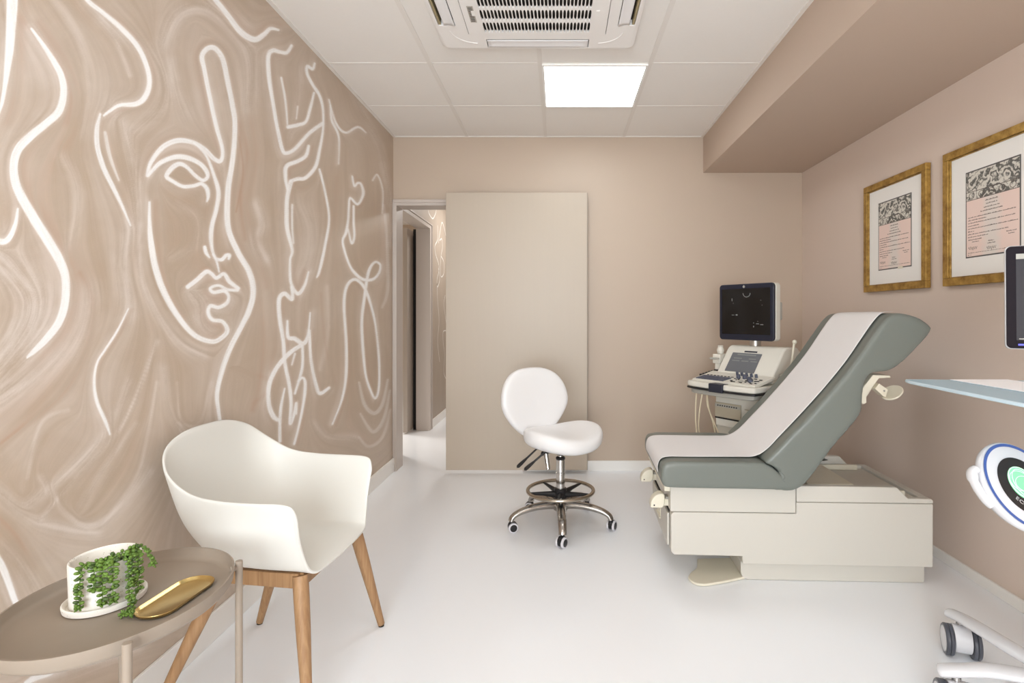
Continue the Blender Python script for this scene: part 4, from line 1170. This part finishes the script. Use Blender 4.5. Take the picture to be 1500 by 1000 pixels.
    for a, b in ((1283, 556), (1268, 574), (1294, 572)):
        m = MB(); x, z = pz(a, b); m.cyl((x, .0145 if a < 1290 else -.0125, z), (x, .012 if a < 1290 else -.015, z), .006 if a < 1290 else .004, n=14)
        m.build('bolt', M['greyp'], br)
    return t
et = exam_table()

def paper():
    t = thing('paper_sheet', 'long white crepe paper sheet laid over the cushions of the examination table', 'paper sheet', (EX, EY, 0), -2.2)
    path = [(.4452, .485), (.4450, .515), (.4565, .543), (.488, .5545), (.56, .5556), (.70, .5558), (.80, .5562), (.87, .560), (.925, .590), (.99, .657), (1.075, .748), (1.175, .8625), (1.270, .981), (1.336, 1.078), (1.394, 1.163), (1.432, 1.1995), (1.478, 1.2055)]
    q = cr([(a, b, 0) for a, b in path], 8)
    P = []; rng = random.Random(2)
    for i, v in enumerate(q):
        tg = (q[min(i + 1, len(q) - 1)] - q[max(i - 1, 0)]).normalized(); n = Vector((-tg.y, tg.x))
        row = []
        for k in range(41):
            f = k / 40; y = .016 + (.452 - .016) * f
            near = min(1, i / 30)
            b = .0012 + .0004 * (math.sin(9 * f + i * .17) + math.sin(15 * f - i * .23))
            row.append((v.x + n.x * b - EX, y, v.y + n.y * b))
        P.append(row)
    m = MB(); m.grid(P); m.build('sheet', M['paper'], t, smooth=180, solid=.0008, soff=1)
paper()

# ------------------------------------------------------------------ ultrasound machine behind the table
def ultrasound():
    t = thing('ultrasound_machine', 'off-white wheeled ultrasound machine with keyboard and dark monitor behind the examination table', 'medical machine', (1.15, 3.35, 0), -55)
    # cart
    m = MB(); m.box(-.20, .20, -.10, .33, .10, .14); m.box(-.17, .17, -.06, .30, .14, .22)
    for x, y in ((-.17, -.07), (.17, -.07), (-.17, .29), (.17, .29)): m.cyl((x, y, .08), (x, y, .11), .018)
    m.build('base', M['ugrey'], t, bevel=.012, seg=3)
    for x, y in ((-.17, -.07), (.17, -.07), (-.17, .29), (.17, .29)):
        m = MB(); m.cyl((x - .02, y, .05), (x + .02, y, .05), .05, n=26); m.build('caster', M['black'], t, bevel=.005, seg=2)
    m = MB(); m.box(-.185, .185, -.055, .28, .22, .66); body = m.build('body', M['uwhite'], t, bevel=.012, seg=3)
    m = MB(); m.box(-.19, -.186, -.05, .27, .24, .66); m.build('side_panel', M['ugrey'], body, bevel=.001, seg=1, label='grey side panel')
    # printer bay and lower details on the front face
    m = MB(); m.box(-.150, .165, -.11, -.05, .505, .72); m.build('printer_bay', M['uwhite'], body, bevel=.012, seg=3)
    m = MB(); m.box(-.145, .045, -.118, -.109, .565, .655); pd = m.build('printer_door', M['ubeige'], body, bevel=.003, seg=2, label='beige printer door')
    m = MB(); m.box(-.143, .043, -.1195, -.1175, .628, .645); m.use(1); m.box(-.143, .043, -.1195, -.117, .556, .5645)
    for k in range(9): m.box(-.125 + .017 * k, -.116 + .017 * k, -.1205, -.119, .633, .640)
    m.build('printer_slot', [M['ugrey'], M['dark']], pd, smooth=0)
    m = MB(); m.box(.07, .16, -.1165, -.109, .60, .604); m.box(.07, .16, -.1165, -.109, .632, .636); m.build('seam', M['ubeige'], body, smooth=0)
    m = MB()
    for k, w in enumerate((.010, .008, .008, .012, .016, .008)): m.box(-.15 + .022 * k, -.15 + .022 * k + w, -.0575, -.054, .424, .442)
    for k in range(3): m.box(.0, .07, -.0575, -.054, .440 - .016 * k, .4415 - .016 * k)
    m.build('ports', M['key'], body, smooth=0)
    # console wing
    m = MB(); pl = [(v.x, v.y) for v in cr([(-.245, -.235, 0), (-.225, -.268, 0), (-.15, -.285, 0), (0, -.292, 0), (.15, -.285, 0), (.225, -.268, 0), (.245, -.235, 0), (.24, -.10, 0), (.20, .12, 0), (.0, .14, 0), (-.20, .12, 0), (-.24, -.10, 0)], 5, closed=True)]
    m.prism(pl, .756, .790, 'z'); con = m.build('console', M['uwhite'], t, bevel=.010, seg=3)
    m = MB(); m.prism([(x * 1.012, y * 1.008 - .001) for x, y in pl], .745, .7555, 'z'); m.build('bumper', M['black'], con, bevel=.003, seg=2, label='black bumper strip')
    m = MB(); m.prism([(x * .93, y * .93 - .004) for x, y in pl], .715, .745, 'z'); m.build('console_tray', M['ugrey'], con, bevel=.008, seg=2)
    m = MB(); m.box(-.045, .055, -.302, -.24, .742, .7925); m.build('front_grip', M['navy'], con, bevel=.005, seg=2, label='dark navy front grip')
    # tilted control deck
    T = Matrix.Translation((0, -.235, .792)) @ Matrix.Rotation(R(11), 4, 'X')
    m = MB(); m.xf(T); m.box(-.225, .225, .0, .20, -.012, .008); m.xf(); dk = m.build('control_deck', M['uwhite'], con, bevel=.005, seg=2)
    m = MB(); m.xf(T)
    for r in range(5):
        for c in range(14):
            x = -.205 + c * .0148 + r * .002; m.box(x, x + .0122, .012 + r * .0148, .012 + r * .0148 + .012, .0075, .0125)
    m.xf(); m.build('keyboard', M['key'], dk, smooth=0, label='slate blue keyboard')
    m = MB(); m.xf(T); rng = random.Random(4)
    for k in range(8): m.box(-.19 + .026 * k, -.175 + .026 * k, .100, .106, .008, .011)
    for k in range(26):
        x, y = rng.uniform(.02, .20), rng.uniform(.012, .12); w = rng.uniform(.006, .018)
        m.box(x, x + w, y, y + .006, .008, .0115)
    m.xf(); m.build('button', M['black'], dk, smooth=0)['kind'] = 'stuff'
    m = MB(); m.xf(T)
    for x, y, r_, h in ((.03, .155, .009, .02), (.065, .152, .009, .02), (.10, .149, .009, .02), (.135, .146, .009, .02), (-.005, .158, .009, .02), (.045, .10, .013, .022), (.085, .105, .013, .024), (.13, .085, .015, .018), (.155, .06, .016, .014)):
        m.cyl((x, y, .006), (x, y, .008 + h), r_, r_ * .85, n=18); m.xf(); m.build('knob', M['key'], dk); m = MB(); m.xf(T)
    m = MB(); m.xf(T); m.ball((.10, .045, .008), (.016, .016, .009), 18, 10); m.xf(); m.build('trackball', M['ugrey'], dk)
    m = MB()
    for k in range(7): m.box(-.243, -.218, -.15 + k * .028, -.13 + k * .028, .79, .822 + .004 * k)
    m.build('gel_rack', M['black'], con, bevel=.004, seg=2)
    # touch screen hump
    prof = [(-.055, .800), (-.055, .835), (.058, .985), (.085, 1.0), (.20, .998), (.25, .96), (.27, .85), (.27, .76), (.0, .76)]
    m = MB(); m.prism(prof, -.185, .215, 'x'); hp = m.build('touch_panel_housing', M['uwhite'], t, bevel=.014, seg=3)
    fr_ = Vector((0, .113, .150)).normalized(); nn = Vector((0, -fr_.z, fr_.y))
    def on(x, s, h): p = Vector((x, -.055, .835)) + fr_ * s + nn * h; return tuple(p)
    m = MB()
    def slab(m, x0, x1, s0, s1, h0, h1):
        vs = [on(x0, s0, h0), on(x1, s0, h0), on(x1, s1, h0), on(x0, s1, h0), on(x0, s0, h1), on(x1, s0, h1), on(x1, s1, h1), on(x0, s1, h1)]
        m.add(vs, [(0, 3, 2, 1), (4, 5, 6, 7), (0, 1, 5, 4), (1, 2, 6, 5), (2, 3, 7, 6), (3, 0, 4, 7)])
    slab(m, -.125, .085, .012, .150, 0, .003); m.use(1)
    for x0, x1, s0, s1 in ((-.085, .05, .132, .142), (-.10, -.04, .106, .113), (.01, .06, .106, .113), (-.105, -.05, .088, .095), (-.035, .015, .088, .095), (.03, .075, .088, .095)): slab(m, x0, x1, s0, s1, .003, .0034)
    m.build('touch_screen', [M['uscr'], M['umark']], hp, smooth=0, label='grey touch screen')
    m = MB(); slab(m, -.045, .045, .158, .168, 0, .002); m.build('name_plate', M['navy'], hp, smooth=0)
    m = MB(); m.box(-.26, -.20, .0, .09, .88, .94); m.box(-.25, -.205, .01, .06, .82, .88); m.lathe([(.018, .94), (.024, .965), (.016, .985), (.02, .995), (1e-5, .995)], (-.232, .045, 0), 20)
    ho = m.build('probe_holder', M['uwhite'], t, bevel=.012, seg=3)
    m = MB(); m.box(-.275, -.205, -.012, .03, .905, .918); m.build('holder_clip', M['ugrey'], ho, bevel=.003, seg=2)
    # vaginal probe standing at the right
    m = MB(); m.cyl((.235, .02, .78), (.235, .02, .85), .022); m.build('probe_cup', M['ugrey'], t, bevel=.003, seg=2)
    # monitor
    m = MB(); m.cyl((-.03, .13, .985), (-.03, .13, 1.04), .034, n=32); m.build('monitor_neck', M['alu'], t)
    mx, my, mz = -.058, .10, 1.212
    m = MB(); pr = rrect(-.20, .20, -.178, .178, .022, 6)
    m.prism([(mx + a, mz + b) for a, b in pr], my - .012, my + .040, 'y'); mo = m.build('monitor', M['uwhite'], t, bevel=.010, seg=3)
    m = MB(); m.prism([(mx + a, mz + b) for a, b in pr], my - .034, my - .0125, 'y'); m.build('bezel', M['navy'], mo, bevel=.006, seg=3, label='navy monitor bezel')
    m = MB(); m.box(mx - .177, mx + .177, my - .036, my - .033, mz - .140, mz + .148); m.use(1)
    y = my - .0366
    arc = [(mx + .012 + .026 * math.cos(R(a)), y, mz + .118 - .024 * abs(math.sin(R(a)))) for a in range(180, 361, 15)]
    m.tube(arc, .0022, 5)
    for a, b, w, h in ((-.10, .07, .004, .018), (-.09, .055, .003, .004), (.11, .07, .006, .003), (.12, .04, .004, .003), (-.10, -.02, .02, .003), (-.07, -.022, .014, .008), (.06, -.07, .006, .004), (.08, -.075, .02, .004), (.06, -.095, .005, .01), (.11, -.08, .02, .004), (.09, -.06, .004, .003)):
        m.box(mx + a, mx + a + w, y, y + .001, mz + b, mz + b + h)
    m.build('screen', [M['screen'], M['umark']], mo, smooth=0, label='dark monitor screen')
    m = MB(); T = Matrix.Translation((mx - .01, my - .0345, mz + .160)) @ Matrix.Rotation(R(45), 4, 'Y'); m.xf(T); m.box(-.007, .007, -.001, .001, -.007, .007); m.build('bezel_mark', M['ugrey'], mo, smooth=0)
    m = MB(); m.box(mx - .13, mx + .13, my + .040, my + .075, mz - .12, mz + .12); m.build('monitor_back', M['ugrey'], mo, bevel=.012, seg=3)
    m = MB(); m.box(mx + .145, mx + .19, my + .041, my + .075, mz - .05, mz + .06); m.build('monitor_handle', M['ugrey'], mo, bevel=.008, seg=3)
    # hanging cables
    for k, P in enumerate(([(-.215, -.20, .75), (-.225, -.20, .66), (-.235, -.19, .52), (-.22, -.17, .36), (-.18, -.10, .26)], [(-.13, -.245, .745), (-.14, -.25, .68), (-.17, -.235, .58), (-.20, -.20, .47), (-.205, -.14, .33)], [(-.17, -.16, .72), (-.178, -.15, .64), (-.175, -.10, .52), (-.165, -.075, .38), (-.16, -.07, .26)], [(-.155, -.18, .72), (-.165, -.16, .66), (-.180, -.12, .58), (-.15, -.075, .44), (-.14, -.07, .30)])):
        m = MB(); m.tube(cr(P, 8), .0042, 8); m.build('probe_cable', M['cable'], t)
    m = MB(); m.box(-.165, -.10, -.262, -.20, .728, .748); m.build('cable_hook', M['black'], t, bevel=.003, seg=2)
    return t
ultrasound()
def probe():
    # slim probe standing at the far right of the console
    t = thing('ultrasound_probe', 'slim cream probe upright beside the dark monitor of the ultrasound machine', 'probe', (1.325, 3.135, .80), 0)
    m = MB(); m.tube(cr([(0, 0, .0), (.004, 0, .06), (.014, .0, .14), (.022, 0, .215), (.026, 0, .235)], 5), [.012, .012, .012, .012, .012, .011, .010, .009, .0085, .008, .0075, .007, .007, .0068, .0065, .0062, .006, .006, .0075, .009, .010], 14)
    m.ball((.027, 0, .238), .013, 14, 10)
    m.build('probe_wand', M['cream2'], t, smooth=180)
probe()

# ------------------------------------------------------------------ wheeled scanner at the right edge
def scanner():
    ox, oy = 1.47, 1.46
    t = thing('bone_scanner', 'white wheeled scanner with round lit display, blue shelf and black monitor at right edge', 'medical machine', (ox, oy, 0))
    def l(x, y, z): return (x - ox, y - oy, z)
    # hub and four curved legs with casters
    m = MB(); m.lathe([(1e-5, .105), (.10, .105), (.115, .118), (.11, .15), (.06, .175), (.05, .19), (1e-5, .19)], (0, 0, 0), 40); m.build('base_hub', M['eqw'], t, smooth=40, weld=True)
    ends = [((1.412, 1.925), 0), ((1.185, 1.630), 1), ((1.345, 1.13), 2), ((1.73, 1.30), 3), ((1.70, 1.77), 4)]
    for (ex, ey), k in ends:
        d = Vector((ex - ox, ey - oy, 0)); L_ = d.length; d.normalize(); sd = Vector((-d.y, d.x, 0))
        bend = .035 if k == 0 else (-.02 if k == 1 else 0)
        P = [(0.06, 0, .150), (L_ * .45, bend, .158), (L_ * .75, bend * .8, .150), (L_ * .93, bend * .3, .136), (L_ + .03, 0, .122), (L_ + .045, 0, .115)]
        q = cr([tuple(d * a + sd * b + Vector((0, 0, c))) for a, b, c in P], 5); n = len(q)
        m = MB(); m.tube(q, [.034 - .010 * i / n if i < n - 3 else (.022, .016, .006)[i - n + 3] for i in range(n)], 16, ry=[.016 if i < n - 3 else (.014, .010, .004)[i - n + 3] for i in range(n)], up=(0, 0, 1))
        lg = m.build('leg', M['eqw'], t, smooth=60)
        c = Vector((ex - ox, ey - oy, 0)); a = R({0: -22, 1: -18, 2: 80, 3: 10, 4: 40}[k]); ax = Vector((math.cos(a), math.sin(a), 0)); fw = Vector((-ax.y, ax.x, 0))
        cc = c - fw * .015
        m = MB(); m.cyl(c + Vector((0, 0, .085)), c + Vector((0, 0, .13)), .013, n=16)
        m.use(1); m.cyl(cc - ax * .026 + Vector((0, 0, .060)), cc + ax * .026 + Vector((0, 0, .060)), .045, n=28)
        m.use(0); m.build('caster', [M['chrome'], M['eqw']], t, bevel=.003, seg=2)
        cs = t.children[-1] if False else bpy.context.scene.objects[-1] if False else None
        for s in (-1, 1):
            m = MB(); T = Matrix.Translation(cc + ax * s * .039 + Vector((0, 0, .051))) @ (ax * s).to_track_quat('Z', 'Y').to_matrix().to_4x4()
            m.xf(T); m.use(0); m.lathe([(.034, -.0115), (.0495, -.0115), (.051, -.009), (.051, -.002), (.0485, 0), (.051, .002), (.051, .009), (.048, .0125), (.040, .0125), (.034, .011)], (0, 0, 0), 36, closed=True)
            m.use(1); m.lathe([(1e-5, -.010), (.0345, -.010), (.0345, .0115), (.041, .0128), (.030, .0145), (1e-5, .015)], (0, 0, 0), 36); m.xf()
            m.build('wheel', [mtyre, M['eqw']], lg, smooth=45, label='dark grey double wheel with white cap')
    m = MB(); m.tube([(0, 0, .17), (0, .0, .5), (0, .02, .8), (0, .03, .98)], [.045, .035, .032, .032], 28); m.build('column', M['eqw'], t)
    # round body with its display, tipped back
    C = Vector(l(1.193, 1.402, .753)); n = Vector((.216, -.8216, .528)).normalized()
    up = (Vector((0, 0, 1)) - n * n.z).normalized(); ri = up.cross(n).normalized()
    T = Matrix.Translation(C) @ Matrix((ri, up, n)).transposed().to_4x4()
    m = MB(); m.xf(T); m.lathe([(1e-5, -.055), (.06, -.052), (.10, -.036), (.1155, -.016), (.1170, -.004), (.1140, .002), (.10, .004), (1e-5, .004)], (0, 0, -.004), 72); m.xf()
    bd = m.build('display_body', M['eqw'], t, smooth=50, weld=True)
    def disc(name, r0, r1, z, mt, **kw):
        m = MB(); m.xf(T)
        if r0: m.lathe([(r0, z - .0008), (r1, z - .0008), (r1, z), (r0, z)], (0, 0, 0), 72, closed=True)
        else: m.lathe([(1e-5, z), (r1, z), (r1, z - .0008)], (0, 0, 0), 72)
        m.xf(); return m.build(name, mt, bd, smooth=30, **kw)
    disc('blue_ring', .1035, .1110, .0012, M['blue'], label='blue ring around the display')
    dsp = disc('display', 0, .0735, .0014, M['eblack'], label='black round display')
    m = MB(); m.xf(T); m.lathe([(1e-5, .0020), (.0425, .0020), (.0425, .0012)], (0, .006, 0), 60); m.use(1)
    for cx, cy, a, b, w in ((0, .008, .040, .040, .0013), (.002, .006, .030, .036, .0010), (.004, .004, .028, .020, .0009), (-.004, .012, .033, .026, .0008)):
        m.tube([(cx + a * math.cos(2 * PI * k / 48), cy + b * math.sin(2 * PI * k / 48), .0021) for k in range(48)], w, 5, closed=True)
    m.xf(); m.build('glow', [M['eglow'], M['eglow2']], bd, smooth=60, label='glowing green rings')
    # lettering along the lower arc
    m = MB(); word = 'ECHOLIGHT'
    for i, ch in enumerate(word):
        a = R(-99 + (i - 4) * 12.2); r = .0575
        vs, fs = text_geo(ch, .0145)
        Tl = T @ Matrix.Translation((r * math.cos(a), r * math.sin(a), .0017)) @ Matrix.Rotation(a + PI / 2, 4, 'Z') @ Matrix.Scale(1.15, 4, (1, 0, 0))
        m.xf(Tl); m.add(vs, fs)
    m.xf(); m.build('lettering', M['etext'], bd, smooth=0, recalc=False, label='silver arc lettering')
    # side clip of the round body
    m = MB(); m.xf(T)
    m.tube(cr([(-.104, .056, -.014), (-.116, .050, -.020), (-.122, .034, -.022), (-.121, .008, -.024), (-.116, -.022, -.022), (-.108, -.038, -.018)], 4), [.007] + [.011] * 8 + [.009] * 11 + [.006], 12, ry=[.010] + [.018] * 8 + [.014] * 11 + [.009])
    m.xf(); m.build('probe_clip', M['eqw'], bd, smooth=60)
    # arm from body to column
    m = MB(); m.tube([tuple(C - n * .045), tuple(Vector((-.10, .0, .70))), (0, .01, .68)], [.045, .040, .034], 20); m.build('support_arm', M['eqw'], t)
    # blue shelf
    pl = [(1.118, 1.762), (1.104, 1.72), (1.088, 1.30), (1.094, 1.235), (1.12, 1.20), (1.70, 1.18), (1.74, 1.22), (1.74, 1.68), (1.70, 1.70), (1.20, 1.757)]
    pl = [(x - ox, y - oy) for x, y in pl]
    m = MB(); m.prism(pl, .979, .984, 'z'); sh = m.build('shelf', M['tint'], t, bevel=.0015, seg=2, label='translucent light blue shelf')
    nP = len(pl); cxp = sum(p[0] for p in pl) / nP; cyp = sum(p[1] for p in pl) / nP
    m = MB(); m.tube([(cxp + (x - cxp) * .995, cyp + (y - cyp) * .995, .9795) for x, y in pl], .004, 8, closed=True, ry=.005, up=(0, 0, 1)); m.build('shelf_rim', M['tint2'], sh)
    # monitor on its foot
    bx, by = 1.553, 1.555
    m = MB(); m.cyl(l(bx, by, .985), l(bx, by, .999), .085, n=40); m.cyl(l(bx, by + .02, .99), l(bx, by + .02, 1.16), .022, n=24); m.build('monitor_stand', M['eqw'], t, bevel=.004, seg=2)
    T = Matrix.Translation(l(bx, by, 1.245)) @ Matrix.Rotation(R(-33), 4, 'Z') @ Matrix.Rotation(R(-3), 4, 'X')
    pr = rrect(-.222, .222, -.157, .157, .014, 6)
    m = MB(); m.xf(T); m.prism(pr, -.010, .010, 'y'); m.xf(); mo = m.build('monitor', M['eqw'], t, bevel=.004, seg=2)
    m = MB(); m.xf(T); m.prism([(x * .989, y * .985) for x, y in pr], -.0135, -.0105, 'y'); m.xf(); m.build('bezel', mbez, mo, bevel=.001, seg=1, label='black monitor bezel')
    m = MB(); m.xf(T); m.box(-.196, .196, -.0145, -.0136, -.130, .131); m.use(1); m.box(-.196, .196, -.0152, -.0146, .115, .131); m.box(-.190, -.165, -.0156, -.0153, .119, .127); m.box(-.190, -.10, -.0156, -.0147, -.1275, -.1245)
    m.xf(); m.build('screen', [M['mscr'], M['ugrey']], mo, smooth=0, label='grey lit monitor screen')
    m = MB(); m.xf(T); m.box(-.192, -.176, -.0142, -.0136, -.146, -.141); m.xf(); m.build('power_light', mblue, mo, smooth=0, label='small blue power light')
mtyre = mat('dark_grey_tyre', (78, 80, 88), .35)
mbez = mat('black_monitor_bezel', (34, 28, 34), .6, spec=.12)
mblue = mat('blue_led', (70, 70, 200), .4, emit=1.0, ecol=(80, 80, 230))
scanner()
def sheet():
    t = thing('white_sheet', 'flat white sheet lying on the light blue shelf', 'paper sheet', (1.245, 1.2, .9848))
    m = MB(); m.box(0, .185, .03, .54, 0, .002); m.build('sheet_stack', M['sheetw'], t, bevel=.0006, seg=1)
sheet()

# ------------------------------------------------------------------ light
W = bpy.data.worlds.new('daylight'); S.world = W; W.use_nodes = True
bg = W.node_tree.nodes['Background']; bg.inputs['Color'].default_value = (.80, .90, 1.0, 1); bg.inputs['Strength'].default_value = 4.0
def area(name, loc, rot, sx, sy, power, col, portal=False):
    d = bpy.data.lights.new(name, 'AREA'); d.shape = 'RECTANGLE'; d.size = sx; d.size_y = sy; d.energy = power; d.color = col
    if portal: d.cycles.is_portal = True
    o = bpy.data.objects.new(name, d); COL.objects.link(o); o.location = loc; o.rotation_euler = rot
    return o
area('window_fill_light', ((WX0 + WX1) / 2, YR - .20, (WZ0 + WZ1) / 2), (R(90), 0, R(0)), WX1 - WX0, WZ1 - WZ0, 150, (.90, .96, 1.0))  # added fill light shining in from outside the unseen window
area('corridor_lamp', (-.6, 6.2, 2.58), (0, 0, 0), .6, .6, 36, (1, .97, .93))
area('side_room_lamp', (-2.6, 6.0, 2.58), (0, 0, 0), .6, .6, 50, (1, .98, .94))

# ------------------------------------------------------------------ camera
cd = bpy.data.cameras.new('camera'); cam = bpy.data.objects.new('camera', cd); COL.objects.link(cam)
cam.location = (0, 0, CAM_Z); cam.rotation_euler = (R(90), 0, 0)
cd.sensor_width = 36; cd.lens = 36 * F / 1500
cd.shift_x = (750 - 819) / 1500; cd.shift_y = -(500 - 462) / 1500
cd.clip_start = .05
S.camera = cam
S.view_settings.view_transform = 'Standard'; S.view_settings.look = 'None'; S.view_settings.gamma = 1; S.view_settings.use_curve_mapping = False
S.view_settings.exposure = -0.13
S.cycles.max_bounces = 14; S.cycles.diffuse_bounces = 8; S.cycles.glossy_bounces = 5; S.cycles.transmission_bounces = 6
S.cycles.sample_clamp_indirect = 6; S.cycles.caustics_reflective = False; S.cycles.caustics_refractive = False
try:
    S.cycles.use_denoising = True; S.cycles.denoiser = 'OPENIMAGEDENOISE'
except Exception: pass
